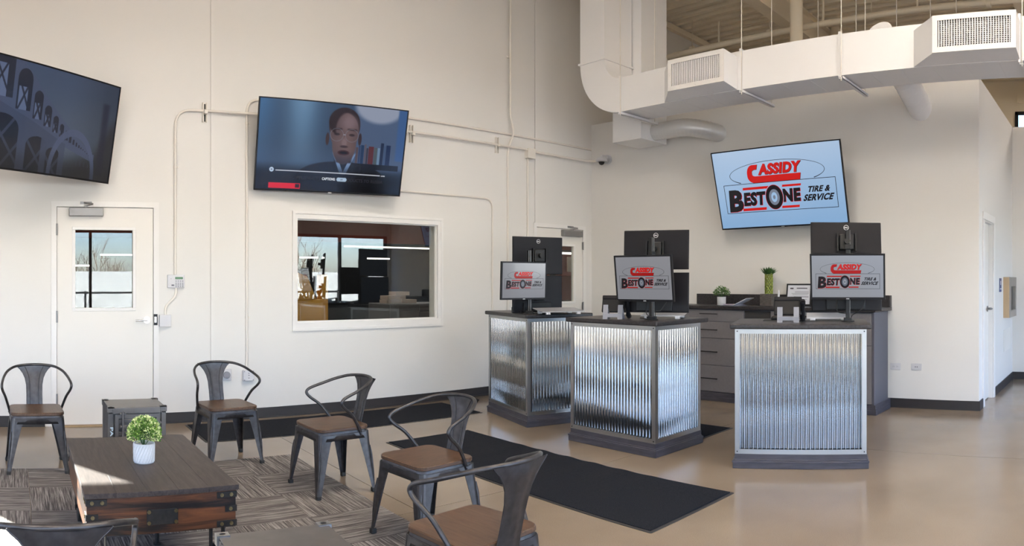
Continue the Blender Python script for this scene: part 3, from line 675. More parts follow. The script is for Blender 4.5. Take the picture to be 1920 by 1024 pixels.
# ---- the tyre shop's sign picture: built as flat print on the screen, in units of screen width
def logo(scr, W, bgm, black, red, grey):
    D = .0012
    def T(s_, x, z, w_, h_, m, key, bold=.02, shear=0, y=0, name='lettering'):
        o = link(name, text_mesh(s_, key, m, bold, shear), scr, loc=(x * W, -y, z * W), rot=(PI / 2, 0, 0), scale=(w_ * W, h_ * W, D)); return o
    def P(poly, m, y=0, name='logo_bar'):
        v = [(a * W, b * W) for a, b in poly]
        return MB().prism(v, 0, D).build(name, m, scr, loc=(0, -y, 0), rot=(PI / 2, 0, 0))
    def X(px, py): return ((px - 417) / 650, (548 - py) / 650)     # measured on the straight-on monitor
    def bar(x0, x1, y0, y1, m, sh_=.0, y=0, name='logo_bar'):
        (a, c), (b, d_) = X(x0, y1), X(x1, y0); return P([(a, c), (b - sh_, c), (b, d_), (a + sh_, d_)], m, y, name)
    # oval outline with heavy lower ends, stops at the frame
    cx, cz = X(415, 482); o_ = MB(); rx, rz = 247 / 650, 60 / 650; n = 72
    prev = None
    for i in range(n + 1):
        a = -.68 + (PI + 1.36) * i / n; th = .0034 + (.010 * max(0, -math.sin(a)) ** 2)
        p = ((cx + rx * math.cos(a)) * W, (cz + rz * math.sin(a)) * W); q = ((cx + (rx - th) * math.cos(a)) * W, (cz + (rz - th) * math.sin(a)) * W)
        if prev: o_.prism([prev[0], p, q, prev[1]], 0, D)
        prev = (p, q)
    o_.build('logo_oval', black, scr, rot=(PI / 2, 0, 0))
    # box
    (a, c), (b, d_) = X(127, 662), X(710, 522); t = .0040; r_ = MB()
    for q in ((a, b, c, c + t), (a, b, d_ - t, d_), (a, a + t, c, d_), (b - t, b, c, d_)):
        r_.prism([(q[0] * W, q[2] * W), (q[1] * W, q[2] * W), (q[1] * W, q[3] * W), (q[0] * W, q[3] * W)], 0, D)
    r_.build('logo_frame', black, scr, rot=(PI / 2, 0, 0))
    # big hooked C, whose foot runs under the word
    def arc(cx_, cy_, rx_, ry_, a0, a1, k=14): return [(cx_ + rx_ * math.cos(a0 + (a1 - a0) * i / k), cy_ + ry_ * math.sin(a0 + (a1 - a0) * i / k)) for i in range(k + 1)]
    (lx, tz), (rx2, bz) = X(266, 438), X(543, 523); hgt = tz - bz
    outer = [(X(325, 438)[0], tz), ] + arc(lx + .048, bz + hgt * .52, .048, hgt * .48, PI / 2, PI) + arc(lx + .055, bz + hgt * .40, .055, hgt * .40, PI, PI * 1.5)
    foot = [(rx2 - .010, bz), (rx2, bz + hgt * .36)]
    inner = arc(lx + .068, bz + hgt * .50, .028, hgt * .14, PI * 1.5, PI) + arc(lx + .066, bz + hgt * .60, .026, hgt * .13, PI, PI / 2) + [(X(318, 0)[0], bz + hgt * .73)]
    P(outer + foot + inner, black, 0.0, 'letter'); P([(x_ - .002, z_ + .002) for x_, z_ in outer + foot + inner], red, D * 1.1, 'letter')
    def TT(s_, x0, x1, y0, y1, m, key, bold=.075, shear=.0, back=None):
        (a_, c_), (b_, e_) = X(x0, y1), X(x1, y0)
        if back: T(s_, a_ + .003, c_ - .003, b_ - a_, e_ - c_, back, key + 'b', bold, shear, 0)
        T(s_, a_, c_, b_ - a_, e_ - c_, m, key, bold, shear, D * 1.1)
    TT('ASSIDY', 322, 550, 435, 487, red, 'r', .06, .05, black)
    bar(228, 368, 541, 553, red, .004); bar(438, 537, 541, 551, red, .004); bar(216, 345, 641, 654, red, .004); bar(425, 518, 640, 651, red, .004)
    TT('B', 143, 230, 548, 655, black, 'k', .05, .12, red); TT('EST', 226, 348, 564, 630, black, 'k', .055, .06, red); TT('NE', 435, 530, 560, 622, black, 'k', .06, .05, red)
    TT('TIRE &', 562, 686, 557, 585, black, 'k', .045, .10); TT('SERVICE', 537, 698, 594, 625, black, 'k', .045, .10)
    # the O is a tyre: black ring, grey tyre inside
    ox, oz = X(393, 596)
    for nm, rx_, rz_, m_, y_ in (('logo_tyre', .074, .095, bgm, D * 1.2), ('logo_tyre', .071, .091, red, D * 1.5), ('logo_tyre', .068, .088, black, D * 2.4), ('logo_tyre', .042, .058, grey, D * 3.4), ('logo_tyre', .024, .036, bgm, D * 4.4), ('logo_tyre', .010, .015, grey, D * 5.4)):
        P([(ox + rx_ * math.cos(2 * PI * i / 36), oz + rz_ * math.sin(2 * PI * i / 36)) for i in range(36)], m_, y_, nm)
def lm(tag_, bgc, s): return dict(bgm=emis('screen_ground_' + tag_, lin(*bgc), s), black=emis('logo_black_' + tag_, (.012, .010, .012), s), red=emis('logo_red_' + tag_, lin(205, 28, 24), s), grey=emis('logo_grey_' + tag_, lin(120, 128, 145), s))
def grad(a, b): 
    a = np.array(a) / 255; b = np.array(b) / 255
    return lambda u, v: (a * (1 - v[..., None]) + b * v[..., None]) + 0 * u[..., None]
# wall televisions
tv1 = panel_thing('television', 'wide wall television at the picture edge showing a foggy arched bridge', 'television', 1.54, .876, (.305, 5.82, 2.683), -50.1, 10.4)
link('screen', screen_mesh(1.54 - .022, .876 - .026, paint_bridge, 420, 240, M['picture']), tv1, loc=(0, 0, 0))
MB().tube([(0, .03, 0), (.25, .35, .02)], .03, 8).tube([(.25, .35, .02), (.2, .74, .02)], .03, 8).build('wall_arm', M['blackmetal'], tv1)
tv2 = panel_thing('television', 'wall television above the interior window showing a man in glasses and jacket', 'television', 1.58, .889, (3.057, 6.262, 2.683), -95.2, 14.0)
sc2 = link('screen', screen_mesh(1.558, .863, paint_news, 480, 270, M['picture']), tv2, loc=(0, 0, .003))
wht = emis('caption_white', (.75, .78, .82), 1.0); dim = emis('caption_dim', (.022, .021, .026), 1.0); ink_ = emis('caption_ink', (.05, .05, .07), 1)
def cap(s_, u0, u1, v0, v1, m, key): link('lettering', text_mesh(s_, key, m, .02), sc2, loc=((u0 - .5) * 1.558, 0, (.5 - v1) * .863), rot=(PI / 2, 0, 0), scale=((u1 - u0) * 1.558, (v1 - v0) * .863, .001))
cap('CAPTIONS:', .440, .531, .842, .873, wht, 'w'); cap('OFF', .566, .584, .850, .866, ink_, 'i'); cap('LIVE', .853, .880, .780, .793, wht, 'w')
cap('APPLE HALTS', .245, .428, .840, .880, dim, 'd'); cap('ODUCTS TO RUSSIA', .612, .868, .840, .878, dim, 'd')
MB().box(-.2, .2, .04, .235, -.06, .06).build('wall_bracket', M['blackmetal'], tv2)
tv3 = panel_thing('television', 'wall television on the counter wall showing the red and black CASSIDY tire shop sign', 'television', 1.56, .89, (6.774, 3.53, 2.39), 181.5, 16.0, .8)
sc3 = link('screen', screen_mesh(1.538, .864, grad((176, 200, 228), (140, 178, 218)), 8, 8, M['picture']), tv3, loc=(0, 0, .003))
logo(sc3, 1.538 * .985, **lm('tv', (158, 190, 224), .95))
MB().box(-.2, .2, .04, .34, -.05, .05).build('wall_bracket', M['blackmetal'], tv3)
for t in (tv1, tv2, tv3): MB().bev(-.018, .018, -.006, .0, -.452 if t != tv1 else -.445, -.438, .002).build('maker_badge', M['silver'], t)

# ================================================================== COUNTERS
def corrugated(x0, x1, z0, z1, amp=.0075, pitch=.032, k=8):
    n = int(round((x1 - x0) / pitch * k)); v = []
    for i in range(n + 1):
        x = x0 + (x1 - x0) * i / n; y = amp * math.cos(2 * PI * (x - x0) / pitch)
        v += [(x, y, z0), (x, y, z1)]
    return v, [(2 * i, 2 * i + 2, 2 * i + 3, 2 * i + 1) for i in range(n)]
TOP = 1.05
def counter(label, loc, rz, W, D=.62):
    t = thing('service_counter', label, 'counter', loc, rz, 'corrugated service counters')
    hw_ = W / 2; zf = .105; zt = 1.012
    MB().box(-hw_ + .018, hw_ - .018, .018, D, .02, zt).build('cabinet_body', M['endlam'], t)
    f = MB()                                                       # galvanised angle trim around each face
    tw = .034
    for a, b_ in ((-hw_, -hw_ + tw), (hw_ - tw, hw_)): f.box(a, b_, -.004, .0, zf, zt)
    f.box(-hw_ + tw, hw_ - tw, -.003, .0, zf, zf + tw); f.box(-hw_ + tw, hw_ - tw, -.003, .0, zt - tw, zt)
    for s_ in (-1, 1):
        xa, xb = (hw_ - .004, hw_) if s_ > 0 else (-hw_, -hw_ + .004)
        f.box(xa, xb, 0, tw, zf, zt); f.box(xa, xb, D - tw, D, zf, zt); f.box(xa, xb, tw, D - tw, zf, zf + tw); f.box(xa, xb, tw, D - tw, zt - tw, zt)
    f.build('edge_trim', M['galvtrim'], t)
    sc_ = MB()
    for x in (-hw_ + .017, hw_ - .017):
        for z in (zf + .017, zt - .017): sc_.cyl((x, -.004, z), (x, -.007, z), .005, 8)
    sc_.build('screws', M['blackmetal'], t)
    v, fc = corrugated(-hw_ + .02, hw_ - .02, zf + .01, zt - .01); mb_ = MB(); mb_.add([(x, y + .010, z) for x, y, z in v], fc, True); mb_.build('corrugated_panel', M['galv'], t)
    for s_ in (-1, 1):
        v, fc = corrugated(.02, D - .02, zf + .01, zt - .01); mb_ = MB(); mb_.add([(s_ * (hw_ - .010 + y), x, z) for x, y, z in v], fc, True); mb_.build('corrugated_panel', M['galv'], t)
    p = MB(); p.bev(-hw_ - .002, hw_ + .002, -.004, D + .01, .06, .106, .003)
    for z0, z1, e in ((0, .045, .016), (.043, .058, .020), (.056, .068, .010)): p.bev(-hw_ - e, hw_ + e, -e, D + e, z0, z1, .004)
    p.build('plinth', M['plinth'], t)
    MB().bev(-hw_ - .035, hw_ + .035, -.035, D + .075, TOP - .038, TOP, .010, seg=3).build('countertop', M['laminate'], t)
    return t
c1 = counter('corrugated metal counter next to the window wall, smallest of the three in view', (4.455, 5.255, 0), math.radians(-105), .89)
c2 = counter('middle corrugated metal counter, corner on, beside the long black mat', (4.26, 3.73, 0), math.radians(-90), .91)
c3 = counter('corrugated metal counter seen square on, beside the hall wall', (4.556, 2.188, 0), math.radians(-65.3), .955)

def mon(W, H_, c, yaw, tilt, label, s=.52, lg=True, bgc=(176, 177, 184)):
    t = panel_thing('monitor', label, 'monitor', W, H_, c, yaw, tilt, depth=.05, bez=.013, group=None)
    sc_ = link('screen', screen_mesh(W - .026, H_ - .030, grad(bgc, tuple(x * .97 for x in bgc)), 6, 6, picture_mat('monitor_picture', s)), t, loc=(0, 0, .002))
    logo(sc_, (W - .026), **lm('m', bgc, s))
    MB().bev(-.012, .012, -.006, -.003, -H_ / 2 + .002, -H_ / 2 + .010, .001).build('maker_badge', M['silver'], t)
    return t
ringmesh = MB(); 
for i in range(32):
    a, b = 2 * PI * i / 32, 2 * PI * (i + 1) / 32
    ringmesh.prism([(.020 * math.cos(a), .020 * math.sin(a)), (.020 * math.cos(b), .020 * math.sin(b)), (.0172 * math.cos(b), .0172 * math.sin(b)), (.0172 * math.cos(a), .0172 * math.sin(a))], 0, .001)
ringme = ringmesh.mesh('badge_ring', M['white_print'])
def backmon(W, H_, c, yaw, tilt, label, badge=True, ports=False):
    t = panel_thing('monitor', label, 'monitor', W, H_, c, yaw, tilt, facing=False)
    if badge:
        b = link('badge_ring', ringme, t, loc=(0, -.0145, H_ / 2 - .045), rot=(PI / 2, 0, 0)); 
        link('lettering', text_mesh('DELL', 'dl', M['white_print'], .03), b, loc=(-.0135, -.005, 0), scale=(.027, .0095, .001))
    MB().bev(-.055, .055, -.05, -.014, -.06, .06, .008).cyl((0, -.09, 0), (0, -.05, 0), .022, 12).build('mount_plate', M['blackmetal'], t)
    if ports: MB().bev(-W * .30, W * .26, -.03, -.012, -H_ / 2 + .01, -H_ / 2 + .10, .006).build('port_housing', M['plastic'], t)
    else: MB().box(-.075, -.065, -.05, -.02, -.07, .07).box(.065, .075, -.05, -.02, -.07, .07).build('mount_bracket', M['blackmetal'], t)
    MB().box(-W / 2 + .01, W / 2 - .01, .0122, .0128, -H_ / 2 + .012, H_ / 2 - .01).build('screen', emis('staff_screen', (.05, .07, .1), .6), t)
    return t
def stand(x, y, label, h=.60, rz=0):
    t = thing('monitor_stand', label, 'stand', (x, y, TOP), rz)
    MB().lathe([(.0, 0), (.052, 0), (.052, .006), (.02, .010), (.0, .010)], 24).bev(-.03, .03, -.03, .03, .0, .03, .004).build('base_clamp', M['blackmetal'], t)
    MB().bev(-.016, .016, -.016, .016, .0, h, .004).build('pole', M['blackmetal'], t)
    MB().box(-.0165, -.013, -.018, -.0165, .01, h).box(.003, .009, -.019, -.0165, .01, h).build('pole_groove', M['alu'], t)
    MB().bev(-.024, .024, -.024, .024, h - .15, h - .11, .006).bev(-.024, .024, -.024, .024, h - .33, h - .29, .006).build('clamp_collar', M['blackmetal'], t)
    return t
def cable(pts, label, r=.0035, m=None):
    return MB().tube(smooth_path(pts, 6), r, 6).build('cable', m or M['rubber'], label=label, cat='cable')
# counter 1
mon(.49, .356, (4.349, 4.885, 1.363), 258.3, 2.5, 'front monitor on the counter by the window wall, grey CASSIDY sign picture')
backmon(.535, .365, (4.60, 4.97, 1.605), 254, 0, 'upper rear-facing monitor above the counter by the window wall')
backmon(.535, .362, (4.61, 4.985, 1.235), 254, 0, 'lower rear-facing monitor behind the front screen at the window-wall counter', False, True)
stand(4.432, 4.905, 'black monitor pole on the counter by the window wall', .60, math.radians(-15))
# counter 2
mon(.515, .368, (4.30, 3.425, 1.38), 190, 7.8, 'front monitor on the middle counter, tilted, grey CASSIDY sign picture')
backmon(.55, .325, (4.56, 3.50, 1.617), 203.7, -3.3, 'upper rear-facing monitor above the middle counter')
backmon(.55, .33, (4.57, 3.507, 1.265), 203.7, -3, 'lower rear-facing monitor behind the front screen of the middle counter', False, True)
stand(4.385, 3.41, 'black monitor pole on the middle counter', .655)
# counter 3
mon(.565, .345, (4.86, 1.945, 1.392), 195.9, 7.9, 'front monitor on the counter by the hall, sharp red CASSIDY sign picture', .66, True, (176, 180, 188))
backmon(.55, .33, (5.02, 2.02, 1.653), 207.8, -9, 'upper rear-facing monitor above the counter by the hall')
backmon(.55, .32, (5.07, 2.035, 1.285), 207.8, -3, 'lower rear-facing monitor behind the front screen by the hall', False, True)
stand(4.965, 1.985, 'black monitor pole on the counter by the hall', .70, math.radians(25))
cable([(4.40, 3.47, 1.22), (4.38, 3.46, 1.10), (4.41, 3.42, 1.07), (4.40, 3.40, 1.056)], 'black cable looping down the pole of the middle counter')
cable([(4.46, 3.30, 1.22), (4.40, 3.33, 1.13), (4.37, 3.36, 1.12), (4.36, 3.37, 1.06), (4.50, 3.62, 1.055)], 'thin black cable draped from the middle counter screen to the phone')
cable([(5.00, 2.08, 1.24), (4.96, 2.07, 1.13), (4.98, 2.0, 1.11)], 'black cable looping down the window side of the pole by the hall')
cable([(5.03, 1.86, 1.25), (5.0, 1.88, 1.15), (4.975, 1.95, 1.10), (4.985, 1.965, 1.06)], 'black cable looping down from the screen on the hall side of the pole')
cable([(4.97, 1.99, 1.056), (4.90, 2.10, 1.058), (4.86, 2.22, 1.056), (4.78, 2.33, 1.055)], 'thin cable lying across the counter by the hall')
cable([(4.44, 4.93, 1.06), (4.40, 4.99, 1.056), (4.47, 5.06, 1.085), (4.50, 5.02, 1.056), (4.42, 4.97, 1.07)], 'cable bundle at the pole foot of the window-wall counter')
# desk phones, seen from behind
def phone(loc, rz, label):
    t = thing('desk_phone', label, 'phone', loc, rz)
    rx = Matrix.Rotation(math.radians(-20), 4, 'X')
    MB().bev(-.105, .105, -.012, .014, .055, .20, .008, mtx=rx).build('body', M['plastic'], t)
    MB().bev(-.104, .104, -.020, .0, .165, .198, .006, mtx=rx).build('screen_hood', M['plastic_back'], t)
    s_ = MB()
    for x in (-.078, .045): s_.prism([(-.055, 0), (-.048, 0), (-.018, .115), (-.030, .115)], x, x + .040, Matrix(((0, 0, 1, 0), (1, 0, 0, 0), (0, 1, 0, 0), (0, 0, 0, 1))))
    for x in (-.078, .045): s_.prism([(-.055, 0), (.05, 0), (.05, .006), (-.02, .09), (-.03, .09)], x, x + .040, Matrix(((0, 0, 1, 0), (1, 0, 0, 0), (0, 1, 0, 0), (0, 0, 0, 1))))
    s_.bev(-.078, .085, -.052, -.035, .014, .045, .003); s_.build('stand', M['greyplastic'], t)
    MB().tube([(.112, .055, .03), (.112, .0, .15)], .017, 10).cyl((.112, .055, .035), (.112, .09, .02), .022, 10).cyl((.112, .0, .14), (.112, .03, .155), .022, 10).build('handset', M['plastic'], t)
    return t
phone((4.325, 3.76, TOP), math.radians(-62), 'black desk phone on a grey foot on the window side of the middle counter')
phone((4.69, 2.36, TOP), math.radians(-65), 'black desk phone on a grey foot beside the mouse, counter by the hall')
# riser trays, mouse
def tray(loc, rz, label, m, w_=.40):
    t = thing('document_tray', label, 'tray', loc, rz)
    MB().prism([(-.11, .020), (.11, .050), (.11, .056), (-.11, .026)], -w_ / 2, w_ / 2, Matrix(((0, 0, 1, 0), (1, 0, 0, 0), (0, 1, 0, 0), (0, 0, 0, 1)))).build('tray_top', m, t)
    f_ = MB()
    for x in (-w_ * .36, w_ * .36): f_.bev(x - .02, x + .02, -.11, -.08, 0, .022, .003).bev(x - .02, x + .02, .07, .10, 0, .047, .003)
    f_.build('foot', M['whiteplastic'], t); return t
tray((4.62, 4.70, TOP), math.radians(-18), 'flat grey tray on feet beside the screens of the window-wall counter', M['silver'], .44)
tray((4.68, 3.50, TOP), math.radians(-66), 'pale tray on feet behind the pole of the middle counter', M['whiteplastic'], .36)
tray((5.04, 2.18, TOP), math.radians(-65), 'pale flat device tray under the monitors by the hall', M['whiteplastic'], .34)
pb = MB(); pb.bev(-.05, .05, -.03, .03, 0, .055, .004).build('paper_clip_box', mat('smoke_acrylic', (.05, .05, .07), .15), loc=(4.50, 5.16, TOP), rot=(0, 0, -.3), label='small smoky acrylic box by the pole of the window-wall counter', cat='box')
ms = MB(); ms.lathe([(.0, .036), (.012, .035), (.022, .028), (.029, .015), (.030, 0), (0, 0)], 20)
ms.v = [(x * 1.0, y * 1.7, z) for x, y, z in ms.v]; mo = ms.build('computer_mouse', M['plastic'], loc=(4.89, 2.56, TOP + .004), rot=(0, 0, math.radians(60)), label='black mouse on its pad beside the phone', cat='mouse')
MB().bev(-.11, .11, -.09, .09, 0, .004, .001).build('mouse_pad', M['rubber'], loc=(4.87, 2.54, TOP), rot=(0, 0, math.radians(-65)), label='thin dark mouse pad beside the phone on the counter by the hall', cat='mouse pad')

# ================================================================== CREDENZA along wall 2
cz = thing('credenza', 'long grey credenza of drawers under a dark worktop against the wall', 'cabinet', (6.66, 0, 0))
CX = .0
def wx(y): return XW + (XE - XW) * (D1 - y) / (D1 - YE) - 6.66 - .004
MB().box(.02, .42, 2.40, 4.80, .10, 1.04).build('body', M['endlam'], cz)
MB().bev(-.0, .44, 2.375, 2.40, .10, 1.04, .002).build('end_panel', M['endlam'], cz)
fz = [(.905, 1.030), (.715, .900), (.407, .710), (.108, .402)]
for y0, y1 in ((3.895, 4.80), (2.74, 3.56)):
    for z0, z1 in fz:
        dr = MB().bev(0, .02, y0 + .002, y1 - .002, z0, z1, .0015).build('drawer', M['greylam'], cz); yc = (y0 + y1) / 2; zc = (z0 + z1) / 2 + (.02 if z1 - z0 < .15 else .0)
        hd = MB().box(-.028, -.020, yc - .12, yc + .12, zc - .005, zc + .005)
        for q in (-.10, .10): hd.box(-.028, 0, yc + q - .004, yc + q + .004, zc - .004, zc + .004)
        hd.build('drawer_pull', M['blackmetal'], dr)
MB().bev(0, .02, 2.402, 2.736, .108, .70, .0015).bev(0, .02, 2.402, 2.736, .704, 1.030, .0015).build('door', M['greylam'], cz)
MB().box(.012, .025, 3.57, 3.885, .10, 1.03).build('knee_shade_panel', M['opening_shade'], cz)  # flat dark panel paints the shade of the open knee space
p = MB(); p.bev(-.004, .41, 2.36, 4.81, .055, .10, .003).bev(-.018, .415, 2.345, 4.82, .0, .05, .005).bev(-.010, .41, 2.352, 4.815, .045, .065, .004).prism([(.40, 2.36), (wx(2.36) - .014, 2.36), (wx(4.80) - .014, 4.80), (.40, 4.80)], 0, .10); p.build('plinth', M['plinth'], cz)
MB().bev(-.03, .42, 2.35, 4.94, 1.042, 1.08, .008, seg=3).prism([(.41, 2.35), (wx(2.35), 2.35), (wx(4.94), 4.94), (.41, 4.94)], 1.043, 1.0795).build('worktop', M['laminate'], cz)
MB().prism([(wx(2.36) - .022, 2.36), (wx(2.36), 2.36), (wx(4.80), 4.80), (wx(4.80) - .022, 4.80)], 1.08, 1.205).bev(wx(2.36) - .06, wx(2.36), 2.352, 2.372, 1.08, 1.205, .001).build('backsplash', M['laminate'], cz)
def plant(loc, R_, hgt, label, rp, hp, mats, n=650, seed=1, ribs=True, group=None):
    rnd = random.Random(seed); t = thing('potted_plant', label, 'plant', loc, 0, group)
    p_ = MB(); p_.lathe([(0, 0), (rp * .93, 0), (rp * .97, .006), (rp, hp), (rp - .006, hp), (rp - .008, hp - .012), (0, hp - .012)], 40); p_.build('pot', M['pot'], t)
    if ribs:
        rb = MB()
        for s_ in (1, -1):
            for i in range(22):
                pts = []
                for j in range(9):
                    z = .006 + (hp - .012) * j / 8; a = 2 * PI * i / 22 + s_ * .75 * j / 8; rr = rp * (.97 + .03 * j / 8) - .0004; pts.append((rr * math.cos(a), rr * math.sin(a), z))
                rb.tube(pts, .0024 if s_ > 0 else .0008, 4, cap=False)
        rb.build('pot_relief', M['pot'], t)
    def cluster(count, size, rlo, mm, nm):
        f_ = MB()
        for _ in range(count):
            a = rnd.uniform(0, 2 * PI); e = math.asin(rnd.uniform(-.25, 1)); rr = rnd.uniform(rlo, 1) ** .6
            dv = Vector((math.cos(a) * math.cos(e), math.sin(a) * math.cos(e), math.sin(e))); c_ = Vector((dv.x * R_ * rr, dv.y * R_ * rr, hp + hgt * .30 + dv.z * hgt * .68 * rr))
            dd = (dv + Vector((rnd.uniform(-.7, .7), rnd.uniform(-.7, .7), rnd.uniform(-.3, .8)))).normalized(); sd_ = dd.orthogonal().normalized(); sd_ = Matrix.Rotation(rnd.uniform(0, 6.3), 3, dd) @ sd_; nn = dd.cross(sd_)
            L_ = size * rnd.uniform(.7, 1.25); wd = L_ * .38
            f_.add([c_, c_ + dd * L_ * .5 + sd_ * wd + nn * L_ * .08, c_ + dd * L_, c_ + dd * L_ * .5 - sd_ * wd + nn * L_ * .08], [(0, 1, 2), (0, 2, 3)])
        f_.build(nm, mm, t, kind='stuff')
    st_ = MB()
    for _ in range(26):
        a = rnd.uniform(0, 6.3); e = rnd.uniform(.35, 1.5); dv = Vector((math.cos(a) * math.cos(e) * R_, math.sin(a) * math.cos(e) * R_, math.sin(e) * hgt)) * .85
        st_.tube([(dv.x * .15, dv.y * .15, hp - .012), (dv.x * .6, dv.y * .6, hp + dv.z * .6), (dv.x, dv.y, hp + dv.z)], .0012, 4, cap=False)
    st_.build('stems', M['leafdark'], t, kind='stuff')
    cluster(n, R_ * .17, .2, mats[0], 'foliage')
    if len(mats) > 1: cluster(int(n * .75), R_ * .13, .85, mats[1], 'leaf_tips')
    return t
plant((6.90, 4.335, 1.08), .098, .125, 'small dark green plant in a white pot on the credenza', .052, .095, (M['leafd'],), 480, 5, False)
# bamboo in a dark cube
bp_ = thing('bamboo_planter', 'lucky bamboo bundle in a square charcoal planter on the credenza', 'plant', (6.92, 3.72, 1.08), 0)
MB().bev(-.075, .075, -.075, .075, 0, .135, .004).build('planter', M['potdark'], bp_)
f_ = MB()
for i in range(16):
    a = 2 * PI * i / 16; r0 = .042
    f_.tube([(r0 * math.cos(a + .55 * j * (1 if i % 2 else -1)), r0 * math.sin(a + .55 * j * (1 if i % 2 else -1)), .125 + .03 * j) for j in range(9)], .0065, 6)
f_.build('stalks', M['bamboo'], bp_)
f_ = MB(); rnd = random.Random(9)
for i in range(60):
    a = rnd.uniform(0, 6.3); c_ = Vector((.045 * math.cos(a), .045 * math.sin(a), .355)); dv = Vector((math.cos(a) * rnd.uniform(.2, 1), math.sin(a) * rnd.uniform(.2, 1), rnd.uniform(.5, 1.3))).normalized(); sd_ = dv.cross(Vector((0, 0, 1))).normalized(); L_ = rnd.uniform(.065, .105)
    f_.add([c_ - sd_ * .004, c_ + dv * L_ * .5 - sd_ * .009, c_ + dv * L_ + Vector((0, 0, -.004)), c_ + dv * L_ * .5 + sd_ * .009, c_ + sd_ * .004], [(0, 1, 2, 3, 4)])
f_.build('leaves', M['leafdark'], bp_, kind='stuff')
# papers, certificate, little bottle
pp = thing('brochure_stack', 'fanned colour brochures beside the small plant', 'papers', (6.85, 4.14, 1.08), .2)
for i in range(4): MB().box(-.10, .10, -.12, .12, i * .004, i * .004 + .002, Matrix.Rotation(.25 * i - .3, 4, 'Z')).build('brochure', M['paper2'] if i % 2 else M['paper'], pp)
MB().prism([(-.14, .0), (-.10, .0), (.08, .085), (.07, .088), (-.10, .006)], -.10, .10, Matrix(((0, 0, 1, 0), (-1, 0, 0, 0), (0, 1, 0, 0), (0, 0, 0, 1)))).build('open_folder', M['paper'], loc=(6.83, 3.99, 1.08), rot=(0, 0, .1), label='pale blue folder lying half open on the credenza', cat='papers')
ce = thing('certificate_frame', 'black framed certificate leaning on the wall behind the phone', 'frame', (7.04, 3.41, 1.085), math.radians(-89)); rx = Matrix.Rotation(math.radians(-8), 4, 'X')
fr = MB(); ring(fr, -.155, .155, 0, .245, -.140, .140, .015, .230, -.010, .006); fr.v = [tuple(rx @ Vector(q)) for q in fr.v]; fr.build('frame', M['blackmetal'], ce)
MB().box(-.145, .145, -.003, .004, .012, .235, rx).build('certificate', M['certificate'], ce)
ln = MB()
for a, b, z, h_ in ((-.11, -.07, .185, .015), (-.03, .10, .19, .010), (-.05, .12, .150, .004), (-.09, .12, .135, .003), (-.08, .11, .120, .003), (-.06, .12, .095, .006), (-.10, .1, .07, .003)): ln.box(a, b, -.0045, -.003, z, z + h_, rx)
ln.build('print', M['ink'], ce)
MB().lathe([(0, 0), (.012, 0), (.012, .155), (.006, .165), (.006, .18), (0, .18)], 14).build('glue_bottle', M['whiteplastic'], loc=(6.93, 3.60, 1.08), label='slim white bottle standing beside the bamboo planter', cat='bottle')

